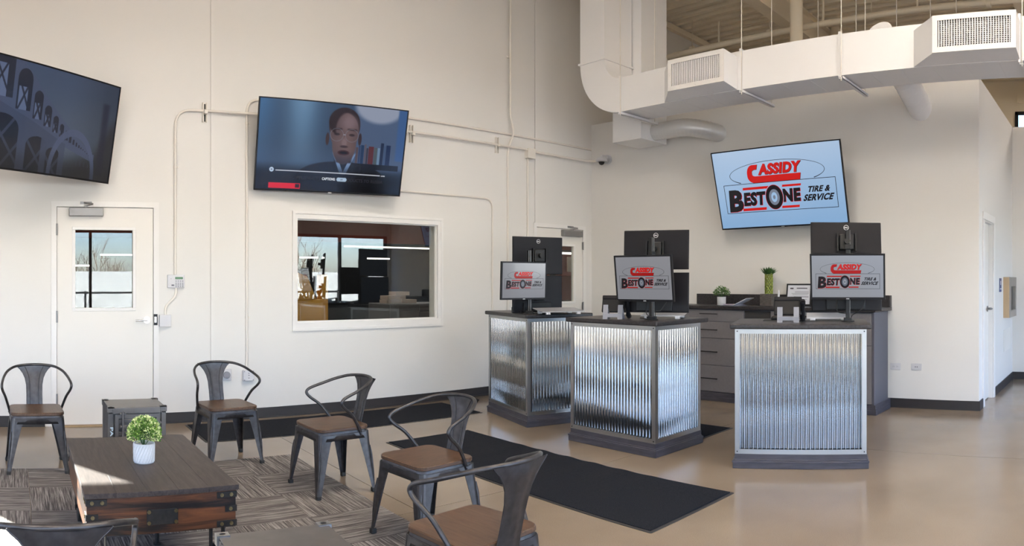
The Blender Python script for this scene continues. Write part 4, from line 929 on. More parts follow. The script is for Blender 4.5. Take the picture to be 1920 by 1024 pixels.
# ================================================================== CHAIRS
def rrect(w_, d_, r, k=5, cx=0, cy=0):
    o = []
    for sx, sy, a0 in ((1, 1, 0), (-1, 1, PI / 2), (-1, -1, PI), (1, -1, 1.5 * PI)):
        for i in range(k + 1):
            a = a0 + PI / 2 * i / k; o.append((cx + sx * (w_ / 2 - r) + r * math.cos(a), cy + sy * (d_ / 2 - r) + r * math.sin(a)))
    return o
def loft(mb, rings, smooth=True, cap=True):
    n = len(rings[0]); mb.add([p for R in rings for p in R], [(i * n + k, i * n + (k + 1) % n, (i + 1) * n + (k + 1) % n, (i + 1) * n + k) for i in range(len(rings) - 1) for k in range(n)], smooth)
    if cap: mb.add(rings[0], [tuple(range(n))[::-1]]); mb.add(rings[-1], [tuple(range(n))])
def make_chair():
    t = thing('armchair', 'x', 'chair', (0, 0, 0), 0, 'metal armchairs round the coffee table')
    s_ = MB(); P_ = [(z, rrect(.382 - e * 2, .368 - e * 2, .055 - e)) for z, e in ((.4085, .003), (.412, 0), (.426, 0), (.430, .004))]
    loft(s_, [[(x, y, z) for x, y in R] for z, R in P_], False); s_.build('seat', M['seatwood'], t)
    a = MB(); out = [[(x, y, z) for x, y in rrect(w_, d_, .05)] for z, w_, d_ in ((.4085, .366, .352), (.400, .372, .358), (.352, .386, .372))]
    inn = [[(x, y, z) for x, y in rrect(w_, d_, .05)] for z, w_, d_ in ((.352, .378, .364), (.4085, .35, .336))]
    loft(a, out + inn, True, False); a.box(-.17, .17, -.16, .16, .398, .404); a.tube([(x, y, .392) for x, y in rrect(.377, .363, .05)] + [(rrect(.377, .363, .05)[0][0], rrect(.377, .363, .05)[0][1], .392)], .0028, 5, cap=False)
    a.build('seat_frame', M['steel'], t)
    MB().box(-.165, .165, -.012, .012, .352, .372, Matrix.Rotation(.75, 4, 'Z')).box(-.165, .165, -.012, .012, .350, .371, Matrix.Rotation(-.75, 4, 'Z')).build('cross_brace', M['steel'], t)
    for sx in (-1, 1):
        for sy in (-1, 1):
            L_ = MB(); rings = []
            for z, w_, th in ((.395, .130, .004), (.366, .100, .004), (.345, .082, .004), (.25, .064, .004), (.12, .043, .004), (.018, .028, .004)):
                f_ = (.37 - z) / .37; ox = .1905 + .030 * max(0, f_) + (0 if f_ > 0 else -.003); oy = .1835 + .032 * max(0, f_); r = min(.03, w_ * .5)
                R = []
                for i in range(5):                                   # outer skin round the corner
                    a_ = PI / 2 * i / 4; R.append((ox - r + r * math.cos(a_), oy - r + r * math.sin(a_)))
                R = [(ox, oy - w_)] + R + [(ox - w_, oy)]
                R += [(ox - w_, oy - th)] + [(ox - r + (r - th) * math.cos(PI / 2 * i / 4), oy - r + (r - th) * math.sin(PI / 2 * i / 4)) for i in range(4, -1, -1)] + [(ox - th, oy - w_)]
                rings.append([(sx * x, sy * y, z) for x, y in R])
            loft(L_, rings, False)
            L_.tube([(sx * (.1905 + .030 * (1 - z / .37) - .007), sy * (.1835 + .032 * (1 - z / .37) - .007), z) for z in (.30, .25, .19, .13, .07)], lambda i: (.003, .009, .009, .008, .003)[i], 6)
            lg = L_.build('leg', M['steel'], t)
            x_, y_ = sx * .218, sy * .2125
            MB().bev(x_ - .028 if sx > 0 else x_ - .004, x_ + .004 if sx > 0 else x_ + .028, y_ - .028 if sy > 0 else y_ - .004, y_ + .004 if sy > 0 else y_ + .028, 0, .030, .006).build('foot_cap', M['rubber'], lg)
    # back splat: sheet flaring to the rail
    sp = MB(); lv = [(.345, .060, .183), (.42, .059, .192), (.50, .058, .212), (.57, .060, .230), (.62, .070, .243), (.655, .086, .252), (.685, .108, .259), (.705, .130, .262), (.716, .140, .264)]
    def bow(x, z): return -.55 * x * x * (1 if z > .6 else .4)
    nx = 10
    for y_off, flip in ((.0015, 0), (-.0015, 1)):
        v = []
        for z, hw_, y in lv:
            for i in range(nx + 1):
                x = -hw_ + 2 * hw_ * i / nx; u_ = abs(x) / hw_; em = .0035 * (1 - sm(.50, .58, np.array(u_))) * (1 if .36 < z < .69 else 0); v.append((x, y + y_off + bow(x, z) + float(em) * 1.0, z))
        n_ = nx + 1; sp.add(v, [(j * n_ + i, j * n_ + i + 1, (j + 1) * n_ + i + 1, (j + 1) * n_ + i) for j in range(len(lv) - 1) for i in range(nx)], True)
    for s2 in (-1, 1): sp.tube([(s2 * hw_, y + bow(hw_, z), z) for z, hw_, y in lv], .0028, 5)
    for s2 in (-1, 1): sp.tube(smooth_path([(s2 * hw_ * .56, y + bow(hw_ * .56, z) - .002, z) for z, hw_, y in lv[:-1]], 3), .0026, 5)
    sp.build('backrest', M['steel'], t)
    # one bent tube: arm, back rail, arm
    half = [(.186, .115, .372), (.194, .105, .405), (.222, .035, .505), (.243, -.035, .562), (.251, -.060, .592), (.251, -.053, .614), (.246, -.02, .632), (.232, .06, .658), (.205, .14, .686), (.155, .208, .708), (.085, .250, .717), (0, .264, .720)]
    pts = half + [(-x, y, z) for x, y, z in half[-2::-1]]
    MB().tube(smooth_path(pts, 6), .0098, 10).build('arm_rail', M['steel'], t)
    b = MB()
    for s2 in (-1, 1): b.cyl((s2 * .190, .110, .385), (s2 * .201, .110, .388), .0055, 10)
    b.build('bolt', M['steel'], t)
    return t
ch = make_chair()
spots = [((.147, 5.10), 2, 'armchair in front of the white door with the keypad'),
         ((1.57, 5.06), 5, 'armchair standing before the wall sockets, behind the table corner'),
         ((2.005, 4.135), -88, 'armchair at the carpet edge under the interior window'),
         ((2.05, 3.08), -85, 'armchair between the carpet and the long black mat'),
         ((1.605, 2.10), 186, 'large front armchair with its back to the viewer and seat in full view'),
         ((.115, 2.07), 180, 'cropped armchair at the bottom edge, only its back rail and splat in view')]
for i, ((x, y), rz, lb) in enumerate(spots):
    lab = 'gunmetal ' + lb
    if i == 0: ch.location = (x, y, 0); ch.rotation_euler = (0, 0, math.radians(rz)); ch['label'] = lab
    else: dup(ch, (x, y, .007 if i in (3, 4) else 0), math.radians(rz), lab)

# ================================================================== RUG TILES, MATS
car = thing('carpet', 'grey striped carpet tiles laid in quarter turns under the seating', 'carpet', (0, 0, 0))
xs = [2.10, 1.637, 1.174, .711, .55, .087, -.376, -.839, -1.302]; ys = [5.045, 4.582, 4.119, 3.656, 3.193, 2.730, 2.267, 1.804, 1.341, .878]
for i in range(len(xs) - 1):
    for j in range(len(ys) - 1):
        a, b_, c, d_ = xs[i + 1] + .0012, xs[i] - .0012, ys[j + 1] + .0012, ys[j] - .0012
        o = MB().box(a - (a + b_) / 2, b_ - (a + b_) / 2, c - (c + d_) / 2, d_ - (c + d_) / 2, 0, .006).build('carpet_tile', M['carpet_x' if ((i if i < 4 else i + 1) + j) % 2 else 'carpet_y'], car, loc=((a + b_) / 2, (c + d_) / 2, .0))
# shift texture per tile by using object coordinates with a random z turn is not needed: tiles keep their own origin
def floor_mat(x0, x1, y0, y1, label, rz=0, wav=None):
    t = thing('entrance_mat', label, 'mat', ((x0 + x1) / 2, (y0 + y1) / 2, 0), rz); hx, hy = (x1 - x0) / 2, (y1 - y0) / 2
    MB().prism(rrect(2 * hx, 2 * hy, .012, 3), 0, .003).build('border', M['matedge'], t)
    n = 60; v = []; e = .022
    long_y = hy > hx
    for i in range(n + 1):
        for s2 in (-1, 1):
            q = -1 + 2 * i / n; wv = (.004 * math.sin(q * 31) * max(0, math.cos(q * 2.2)) if wav else 0)
            if long_y: v.append((s2 * (hx - e), q * (hy - e), .0075 + (wv + .004 * bool(wav) if s2 > 0 else 0)))
            else: v.append((q * (hx - e), s2 * (hy - e), .0075))
    m_ = MB(); lo = [(x, y, .002) for x, y, z in v]; N = len(v)
    fc = [(2 * i, 2 * i + 1, 2 * i + 3, 2 * i + 2) for i in range(n)]
    m_.add(v, fc); m_.add(v + lo, [(2 * i, 2 * i + 2, N + 2 * i + 2, N + 2 * i) for i in range(n)] + [(2 * i + 1, 2 * i + 3, N + 2 * i + 3, N + 2 * i + 1) for i in range(n)] + [(0, 1, N + 1, N), (2 * n, 2 * n + 1, N + 2 * n + 1, N + 2 * n)])
    m_.build('pile', M['mat'], t); return t
floor_mat(1.575, 4.47, 5.66, 6.40, 'black runner mat along the foot of the window wall')
floor_mat(2.965, 3.835, 2.31, 5.075, 'long black mat lying in front of the corrugated counters', 0, True)
floor_mat(4.98, 5.52, 3.34, 5.3, 'black mat behind the middle counter, one corner in view')

# ================================================================== COFFEE TABLE
ct = thing('coffee_table', 'dark stained trunk-style wooden coffee table with iron corner straps', 'table', (.635, 3.50, 0))
hx, hy = .345, .535
xs = np.linspace(-hx, hx, 6)
for i in range(5): MB().bev(xs[i] + .0002, xs[i + 1] - .0002, -hy, hy, .428, .450, .0012).build('top_plank', M['tabletop'], ct)
bx, by = hx - .012, hy - .012
MB().bev(-bx, bx, -by, -by + .02, .262, .4275, .001).bev(-bx, bx, by - .02, by, .262, .4275, .001).build('end_board', M['tableside'], ct)
MB().bev(-bx, -bx + .02, -by + .02, by - .02, .262, .4275, .001).bev(bx - .02, bx, -by + .02, by - .02, .262, .4275, .001).build('side_board', M['tableside2'], ct)
MB().box(-bx + .02, bx - .02, -by + .02, by - .02, .262, .272).build('bottom_board', M['tableside'], ct)
def strap(x, z, w_, sx, h_=.028):                                   # L strap on a front corner
    m_ = MB(); a, b_ = (x - w_, x) if sx > 0 else (x, x + w_)
    m_.bev(a, b_, -by - .005, -by, z - h_ / 2, z + h_ / 2, .0015); xe = x if sx > 0 else x
    m_.bev(x - .001 if sx > 0 else x - .005, x + .005 if sx > 0 else x + .001, -by - .005, -by + w_, z - h_ / 2, z + h_ / 2, .0015)
    m2 = MB(); m2.bev(a, b_, by, by + .005, z - h_ / 2, z + h_ / 2, .0015).bev(x - .001 if sx > 0 else x - .005, x + .005 if sx > 0 else x + .001, by - w_, by + .005, z - h_ / 2, z + h_ / 2, .0015)
    m2.build('corner_strap', M['iron'], ct); s_ = m_.build('corner_strap', M['iron'], ct); bo = MB()
    for k in ((.25, .75) if w_ > .06 else (.5,)):
        xx = a + (b_ - a) * k; bo.cyl((xx, -by - .005, z), (xx, -by - .009, z), .0085, 12).cyl((xx, -by - .009, z), (xx, -by - .011, z), .005, 6)
        bo.cyl((x + sx * .005, -by + w_ * k, z), (x + sx * .009, -by + w_ * k, z), .008, 12)
    bo.build('bolt', M['brass'], s_)
for sx in (-1, 1):
    for z, w_ in ((.408, .088), (.345, .050), (.280, .088)): strap(sx * bx, z, w_, sx)
lk = MB().bev(-.072, .068, -by - .005, -by, .300, .368, .002).build('lock_plate', M['iron'], ct)
bo = MB()
for x in (-.062, .058):
    for z in (.310, .358): bo.cyl((x, -by - .005, z), (x, -by - .009, z), .0085, 12).cyl((x, -by - .009, z), (x, -by - .011, z), .005, 6)
bo.build('bolt', M['brass'], lk); MB().box(-.006, .002, -by - .0056, -by - .004, .325, .342).cyl((-.002, -by - .0054, .342), (-.002, -by - .004, .342), .005, 10).build('keyhole', M['black'], lk)
for sx in (-1, 1):
    for sy in (-1, 1):
        x, y = sx * .27, sy * .44
        k = MB().cyl((x - .018, y, .085), (x + .018, y, .085), .078, 24).build('caster_wheel', M['rubber'], ct)
        MB().box(x - .032, x - .026, y - .02, y + .02, .07, .25).box(x + .026, x + .032, y - .02, y + .02, .07, .25).box(x - .032, x + .032, y - .03, y + .03, .245, .262).cyl((x - .034, y, .085), (x + .034, y, .085), .010, 10).build('caster_fork', M['blackmetal'], k)
for x in (.085,): MB().cyl((x, .02, .012), (x, .02, .262), .011, 12).cyl((x, .02, 0), (x, .02, .014), .02, 12).build('centre_leg', M['blackmetal'], ct)
plant((.640, 3.455, .450), .082, .135, 'leafy green plant in a white ribbed pot on the coffee table', .0545, .098, (M['leaf'], M['leafy']), 1100, 2)

# ================================================================== CONTAINER SIDE TABLES
def container(loc, rz, label, w_=.40, d_=.33, h_=.50, pw=True):
    t = thing('container_cabinet', label, 'cabinet', loc, rz, 'metal shipping container cabinets')
    hx, hy = w_ / 2, d_ / 2
    MB().box(-hx + .01, hx - .01, -hy + .02, hy - .01, .02, h_ - .006).build('body', M['cabinet_steel'], t)
    fr = MB()
    for sx in (-1, 1):
        for sy in (-1, 1): fr.bev(sx * hx - (.032 if sx > 0 else 0), sx * hx + (.032 if sx < 0 else 0), sy * hy - (.022 if sy > 0 else 0), sy * hy + (.022 if sy < 0 else 0), .02, h_ - .02, .002)
    for z in (.02, h_ - .045): fr.bev(-hx, hx, -hy, -hy + .02, z, z + .04, .002)
    fr.build('frame_rail', M['cabinet_steel'], t)
    MB().bev(-hx + .004, hx - .004, -hy + .004, hy - .004, h_ - .008, h_ - .002, .002).build('top', M['cabinet_steel'], t)
    for sx in (-1, 1):
        for sy in (-1, 1):
            for z in (0, h_ - .036):
                x, y = sx * (hx - .018), sy * (hy - .014); top = z > .1
                c_ = MB(); ring(c_, x - .023, x + .023, z, z + .038, x - .012, x + .012, z + .009, z + .029, y - .019, y - .015); c_.bev(x - .023, x + .023, y - .015, y + .019, z, z + .030, .002)
                # pierced top plate
                n = 14; A = rrect(.046, .038, .001, 3, x, y); zz = z + .038; m_ = len(A)
                B = [(x + .011 * math.cos(2 * PI * i / m_ + PI / m_), y + .009 * math.sin(2 * PI * i / m_ + PI / m_)) for i in range(m_)]
                c_.add([(p[0], p[1], zz) for p in A] + [(p[0], p[1], zz) for p in B], [(i, (i + 1) % m_, m_ + (i + 1) % m_, m_ + i) for i in range(m_)])
                c_.add([(p[0], p[1], zz) for p in A] + [(p[0], p[1], zz - .008) for p in A], [(i, (i + 1) % m_, m_ + (i + 1) % m_, m_ + i) for i in range(m_)])
                c_.build('corner_casting', M['galvtrim'] if not pw else M['cabinet_steel'], t)
    for sx in (-1, 1):
        v, fc = corrugated(-hy + .02, hy - .02, .03, h_ - .01, .004, .030, 6); m_ = MB(); m_.add([(sx * (hx - .006 + y), x, z) for x, y, z in v], fc, False); m_.build('side_panel', M['cabinet_steel'], t)
    dr = MB(); ring(dr, -hx + .045, hx - .045, .065, h_ - .05, -hx + .070, hx - .068, .09, h_ - .075, -hy - .004, -hy + .010); dr = dr.build('door', M['cabinet_steel'], t)
    m_ = MB(); z = .095
    while z < h_ - .09: m_.bev(-hx + .07, hx - .068, -hy + .004, -hy + .014, z, z + .028, .004); z += .042
    m_.build('door_rib', M['cabinet_steel'], dr)
    r_ = MB().cyl((-hx + .100, -hy - .014, .05), (-hx + .100, -hy - .014, h_ - .03), .0075, 12)
    for zz in (.07, h_ - .05, h_ - .14, .25): r_.bev(-hx + .078, -hx + .122, -hy - .020, -hy - .002, zz, zz + .014, .003)
    r_.bev(-hx + .10, -hx + .19, -hy - .022, -hy - .014, .235, .247, .003); r_.build('lock_rod', M['cabinet_steel'], dr)
    hg = MB()
    for zz in (.12, .25, .38): hg.cyl((hx - .042, -hy - .004, zz), (hx - .042, -hy - .004, zz + .02), .006, 8).box(hx - .048, hx - .02, -hy - .004, -hy, zz, zz + .016)
    hg.build('hinge', M['cabinet_steel'], dr)
    if pw: link('lettering', text_mesh('PA', 'pa', M['teal_print'], .02), t, loc=(-hx + .012, -hy - .0012, h_ - .135), rot=(PI / 2, PI / 2, 0), scale=(.062, .021, .001), label='pale letters running down the post')
    return t
container((.826, 4.87, 0), 0, 'gunmetal shipping-container cabinet standing behind the coffee table')
container((.855, 2.085, .0065), math.radians(-4), 'gunmetal container cabinet cropped at the bottom edge, only its top in view', pw=False)

# ================================================================== WALL FITTINGS, left wall
Y = D1
def conduit(pts, label, r=.0125, fil=.10, straps=()):
    c_ = thing('conduit', label, 'pipe'); MB().tube(fillet(pts, fil), r, 10).build('tube', M['pipe'], c_)
    for (x, z, vert) in straps:
        MB().cyl((x, Y - r - .002, z - .012), (x, Y - r - .002, z + .012), r + .004, 10).box(x, x + .035, Y - .006, Y, z - .008, z + .008).build('pipe_strap', M['pipe'], c_) if vert else MB().cyl((x - .02, Y - r - .002, z), (x + .02, Y - r - .002, z), r + .003, 10).build('coupling', M['pipe'], c_)
    return c_
yc_ = Y - .014; yo = Y - .045
conduit([(1.511, yc_, 1.42), (1.511, yc_, 3.004), (2.30, yo, 3.004), (2.45, yo, 3.0), (5.83, yo, 3.0)], 'painted conduit rising from the keypad and running along the wall behind the television', .0125, .17, [(1.511, 2.45, 1), (2.06, 3.004, 0)])
conduit([(2.234, yc_, .49), (2.234, yc_, 3.157), (3.4, yc_, 3.157), (7.02, yc_, 3.157)], 'painted conduit from the wall socket up and along above the television', .0125, .14, [(2.234, 1.0, 1), (2.234, 2.92, 1), (5.10, 3.157, 0), (5.36, 3.157, 0), (6.78, 3.157, 0)])
conduit([(3.9, yc_, 2.345), (5.289, yc_, 2.345), (5.289, yc_, .4)], 'painted conduit from the television down past the window to the counter', .011, .12, [(4.38, 2.345, 0), (5.289, 1.05, 1)])
conduit([(5.533, Y - .06, 5.35), (5.533, Y - .06, 3.36), (5.575, Y - .09, 3.17), (5.533, yc_, 2.98), (5.533, yc_, .5)], 'tall painted conduit with a kink where it passes over the two level runs', .0135, .12, [(5.533, 4.1, 1), (5.533, 2.42, 1), (5.533, 1.85, 1)])
conduit([(5.860, yc_, 2.90), (5.860, yc_, .6)], 'painted conduit dropping from the junction box near the corner', .0125, .1, [(5.86, 2.88, 1), (5.86, 2.20, 1)])
conduit([(5.93, yo, 2.985), (6.85, yo, 2.985), (7.0, yo - .04, 2.985), (7.04, yo - .12, 2.985)], 'short painted conduit from the junction box to the dome camera', .0155, .12, [(6.4, 2.985, 0)])
jb = thing('junction_box', 'square painted junction box where the conduits meet near the corner', 'box', (5.875, Y, 2.955))
MB().bev(-.06, .06, -.07, 0, -.06, .06, .004).build('body', M['pipe'], jb); MB().bev(-.064, .064, -.076, -.07, -.064, .064, .003).build('cover', M['pipe'], jb)
for i, (x, z) in enumerate(((1.803, 2.99), (4.135, 2.985), (5.356, 3.0))):
    s_ = thing('strut_channel', ['slotted strut bracket on the wall above the keypad conduit', 'slotted strut bracket at the edge of the news television', 'slotted strut bracket between television and corner'][i], 'bracket', (x, Y, z), group='strut brackets')
    c_ = MB(); c_.box(-.022, -.018, -.032, 0, -.095, .095).box(.018, .022, -.032, 0, -.095, .095).box(-.022, .022, -.002, 0, -.095, .095).box(-.022, -.012, -.034, -.032, -.095, .095).box(.012, .022, -.034, -.032, -.095, .095); c_.build('channel', M['pipe'], s_)
    MB().box(-.010, .010, -.0035, -.002, -.085, -.02).box(-.010, .010, -.0035, -.002, .02, .085).build('slot', M['opening_shade'], s_); MB().bev(-.014, .020, -.066, -.030, -.02, .02, .004).build('clamp', M['pipe'], s_)
kp = thing('alarm_keypad', 'white alarm keypad with a green display beside the door', 'keypad', (1.517, Y, 1.357))
MB().bev(-.083, .083, -.028, 0, -.064, .064, .007).build('housing', M['whiteplastic'], kp); MB().bev(-.010, .066, -.030, -.027, .020, .042, .002).build('display', M['lcd'], kp)
for r_ in range(4):
    for c_ in range(4):
        MB().bev(-.006, .006, -.031, -.027, -.004, .004, .0015).build('key', M['key'], kp, loc=(-.001 + c_ * .0215, 0, .002 - r_ * .016 - (.004 if r_ else 0)))
MB().box(-.046, -.020, -.0286, -.027, -.045, -.030).box(-.055, -.046, -.0286, -.027, .022, .026).build('label_plate', M['key'], kp)
conduit([(1.520, yc_, 1.30), (1.520, yc_, 1.24), (1.505, yc_, 1.205), (1.425, yc_, 1.125), (1.415, yc_, 1.09), (1.415, yc_, 1.03)], 'short offset conduit between the keypad and the box below it', .0125, .05)
MB().bev(-.056, .056, -.045, 0, -.056, .056, .004).build('exit_button_box', M['whiteplastic'], loc=(1.409, Y, .982), label='blank square white box beside the door handle', cat='box')
so1 = thing('wall_socket', 'white surface socket box below the conduit, seen over the chair rail', 'socket', (2.245, Y, .43))
MB().bev(-.056, .056, -.045, 0, -.052, .052, .005).build('housing', M['whiteplastic'], so1)
m_ = MB()
for z in (-.022, .004, .024): m_.box(-.006, .006, -.0465, -.045, z - .005, z + .003)
for x in (-.045, .045):
    for z in (-.042, .042): m_.cyl((x, -.045, z), (x, -.047, z), .005, 8)
m_.build('socket_holes', M['key'], so1)
so2 = thing('wall_socket', 'white socket with an oval grey cover half hidden behind the chair splat', 'socket', (2.02, Y, .445)); MB().bev(-.05, .05, -.03, 0, -.055, .055, .005).build('housing', M['whiteplastic'], so2)
MB().cyl((.0, -.03, 0), (.0, -.05, 0), .034, 20).build('cover', M['greyplastic'], so2)
# floor-level cable plugs by the baseboard
MB().bev(-.03, .03, -.02, .02, 0, .03, .004).build('cable_plug', M['whiteplastic'], loc=(1.72, 6.46, 0), label='small white plug on the floor by the baseboard', cat='plug')
# dome camera on wall 2
p = W2(.30, 2.985, 0); dc = thing('dome_camera', 'white dome security camera in the corner above the door', 'camera', p, a2 + 0)
MB().cyl((0, 0, .01), (0, -.035, .01), .062, 28).tube(fillet([(0, -.03, .03), (0, -.13, .03), (0, -.14, .0)], .03), .028, 14).build('wall_mount', M['whiteplastic'], dc)
MB().lathe([(0, .035), (.045, .03), (.075, .0), (.078, -.018), (.060, -.024), (.050, -.026)], 28, (0, -.14, -.010)).build('housing', M['whiteplastic'], dc)
MB().lathe([(.040, 0), (.036, -.018), (.024, -.034), (0, -.042)], 24, (0, -.14, -.040)).build('lens_dome', M['rubber'], dc)
# outlets on wall 2
for i, (s_, z, lb) in enumerate(((4.220, .441, 'white duplex outlet beside the credenza end'), (4.452, .443, 'white data outlet nearer the wall corner'))):
    q = W2(s_, z); t = thing('wall_outlet', lb, 'outlet', q, a2)
    MB().bev(-.058, .058, -.006, 0, -.036, .036, .003).build('plate', M['whiteplastic'], t); m_ = MB()
    if i == 0:
        for x in (-.02, .02): m_.cyl((x, -.006, 0), (x, -.009, 0), .0155, 18)
        m_.build('receptacle', M['whiteplastic'], t); h_ = MB()
        for x in (-.02, .02): h_.box(x - .008, x - .002, -.0096, -.009, .003, .006).box(x - .008, x - .002, -.0096, -.009, -.006, -.003).cyl((x + .007, -.009, 0), (x + .007, -.0096, 0), .003, 8)
        h_.build('slot', M['key'], t)
    else:
        m_.bev(-.048, .048, -.008, -.006, -.020, .020, .002).build('receptacle', M['whiteplastic'], t); MB().box(-.014, -.004, -.0086, -.008, -.006, .006).box(.006, .016, -.0086, -.008, -.006, .006).build('slot', M['key'], t)
# hall wall fittings
sg = thing('door_sign', 'small dark blue restroom sign plate beside the hall door', 'sign', (8.56, YE, 1.31)); MB().bev(-.075, .075, -.006, 0, -.085, .085, .003).build('plate', M['blue'], sg)
MB().box(-.02, .02, -.0072, -.006, .0, .05).box(-.05, .05, -.0072, -.006, -.055, -.04).build('pictogram', M['white_print'], sg)
wb = thing('wall_cabinet', 'recessed steel dispenser box with a wooden side on the hall wall', 'cabinet', (9.10, YE, 1.15))
MB().box(-.30, -.285, -.075, 0, -.26, .26).build('side_panel', M['woodblock'], wb); m_ = MB(); ring(m_, -.285, .30, -.26, .26, -.19, .21, -.18, .14, -.085, 0); m_.build('frame', M['stainless'], wb)
MB().box(-.19, .21, -.05, 0, -.18, .14).build('recess', M['steel'], wb); MB().bev(-.19, .21, -.09, -.06, -.19, -.165, .003).build('ledge', M['stainless'], wb)
MB().box(-.28, .28, -.006, 0, -.14, .14).box(-.25, .25, -.008, -.004, -.12, .12).build('access_panel', M['door'], loc=(9.10, YE, .59), label='flush painted access panel under the steel box on the hall wall', cat='panel')

# ================================================================== DUCTWORK
XF, XB, ZB, ZT = 6.0, 6.50, 3.27, 3.655
du = thing('supply_duct', 'white rectangular supply duct with riser elbow and two grille boxes', 'duct', (0, 0, 0))
yr0, yr1 = 5.36, 5.74                                                # riser footprint in y
YS = 5.10                                                            # where the straight run starts
# elbow in the y-z plane: inner radius about (YS, ZT+?)
zc_ = ZT + .10; el = MB(); n = 14
ri = .26; ro = .26 + (ZT - ZB)
inner = []; outer = []
cy_, cz_ = YS, ZB + ro * 1.0
for i in range(n + 1):
    a = -PI / 2 + PI / 2 * i / n
    inner.append((cy_ + (yr0 - YS) * math.cos(a), cz_ + (cz_ - ZT) * math.sin(a))); outer.append((cy_ + (yr1 - YS) * math.cos(a), cz_ + (cz_ - ZB) * math.sin(a)))
for i in range(n):
    q = [outer[i], outer[i + 1], inner[i + 1], inner[i]]
    v = [(XF, y, z) for y, z in q] + [(XB, y, z) for y, z in q]
    el.add(v, [(0, 1, 2, 3), (7, 6, 5, 4)]); el.add(v, [(0, 4, 5, 1), (2, 6, 7, 3)], True)
el.build('elbow', M['duct'], du)
MB().box(XF, XB, yr0, yr1, cz_, ZC - .02).build('riser', M['duct'], du)
secs = [YS, 3.53, 2.465, .80, -1.2, -2.9]
for a, b in zip(secs[1:], secs[:-1]): MB().box(XF, XB, a + .002, b - .002, ZB, ZT).build('duct_section', M['duct'], du)
def flange(y, tail=.22, label=None):
    f_ = MB(); ring(f_, XF - .018, XB + .018, ZB - .018, ZT + .018, XF, XB, ZB, ZT, 0, .022)
    f_.v = [(x, y + q, z) for x, q, z in f_.v]; f_.build('flange', M['duct'], du)
for y in (YS, 3.53, 2.465, .80): flange(y)
f_ = MB(); ring(f_, XF - .018, XB + .018, yr0 - .018, yr1 + .018, XF, XB, yr0, yr1, 0, .022); f_.v = [(x, z, cz_ + y) for x, y, z in f_.v]; f_.build('flange', M['duct'], du)
# cross-break creases on the soffit
m_ = MB()
y = 4.9
while y > .0: m_.box(XF + .01, XB - .01, y - .0015, y + .0015, ZB - .0015, ZB); y -= .30
m_.build('seams', M['duct'], du)
def register(y0, y1, z0, z1, yl, yr, nv, nh, m):                       # grille box standing proud of the duct face
    r = MB(); xo = XF - .235
    face = [(xo, y1, z0), (xo, y0, z0), (xo, y0, z1), (xo, y1, z1)]; back = [(XF, yl, z0 - .03), (XF, yr, z0 - .03), (XF, yr, z1 - .02), (XF, yl, z1 - .02)]
    r.add(face + back, [(0, 4, 5, 1), (1, 5, 6, 2), (2, 6, 7, 3), (3, 7, 4, 0)]); rb = r.build('grille_box', M['duct'], du)
    f_ = MB(); b_ = .045; gy0, gy1, gz0, gz1 = y0 + b_, y1 - b_, z0 + b_, z1 - b_
    for q in ((y0, y1, z0, gz0), (y0, y1, gz1, z1), (y0, gy0, gz0, gz1), (gy1, y1, gz0, gz1)): f_.box(xo - .006, xo + .004, q[0], q[1], q[2], q[3])
    for yy, zz in ((y0 + .02, (z0 + z1) / 2), (y1 - .02, (z0 + z1) / 2), ((y0 + y1) / 2, z0 + .02), ((y0 + y1) / 2, z1 - .02)): f_.cyl((xo - .006, yy, zz), (xo - .009, yy, zz), .006, 8)
    f_.build('grille_frame', M['trim'], rb)
    g_ = MB()
    for i in range(nv):
        yy = gy0 + (gy1 - gy0) * (i + .5) / nv; g_.box(xo - .002, xo + .018, yy - .0035, yy + .0035, gz0, gz1)
    for i in range(nh):
        zz = gz0 + (gz1 - gz0) * (i + .5) / nh; g_.box(xo + .018, xo + .032, gy0, gy1, zz - .003, zz + .003)
    g_.build('grille_blades', M['duct'], rb, kind='stuff'); MB().box(xo + .045, xo + .05, gy0, gy1, gz0, gz1).build('grille_shade_plate', M['opening_shade'], rb)  # dark plate behind the blades paints the shade inside the box
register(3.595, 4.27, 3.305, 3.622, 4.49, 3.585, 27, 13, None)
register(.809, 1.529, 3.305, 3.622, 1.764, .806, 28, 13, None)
for i, y in enumerate((5.085, 3.515, 2.45, .785)):
    s_ = thing('duct_hanger', ['trapeze hanger under the duct at the elbow', 'trapeze hanger just past the first grille box', 'trapeze hanger midway between the grille boxes', 'trapeze hanger past the second grille box'][i], 'hanger', (0, y, 0), group='duct hangers')
    MB().box(XF - .045, XB + .14, -.02, .02, ZB - .045, ZB - .040).box(XF - .045, XB + .14, -.02, -.017, ZB - .045, ZB - .018).box(XF - .045, XB + .14, .017, .02, ZB - .045, ZB - .018).build('strut', M['duct'], s_)
    for x in (XF - .034, XB + .10): MB().cyl((x, 0, ZB - .06), (x, 0, ZC), .0045, 8).build('rod', M['pipe'], s_)
# second (return) riser behind it, ending in a box, flexible duct into the wall
r2 = thing('return_duct', 'boxed vertical duct in the corner ending above the door', 'duct'); MB().box(6.52, 7.03, 5.23, 5.68, 3.07, ZC - .02).build('riser', M['duct'], r2)
ring2 = MB(); ring(ring2, 6.51, 7.035, 5.22, 5.69, 6.52, 7.03, 5.23, 5.68, 0, .02); ring2.v = [(x, z, 3.5 + y) for x, y, z in ring2.v]; ring2.build('flange', M['duct'], r2)
def flex(pts, r, label):
    t = thing('flexible_duct', label, 'duct'); P_ = smooth_path(pts, 18); MB().tube(P_, lambda i: r * (1 + .018 * math.sin(i * 2.1)), 24).build('sleeve', M['flexduct'], t); return t
flex([(6.80, 5.28, 3.19), (6.80, 5.05, 3.19), (6.82, 4.78, 3.19), (6.98, 4.58, 3.16), (7.22, 4.46, 3.12)], .105, 'flexible round duct curving from the corner duct into the wall')
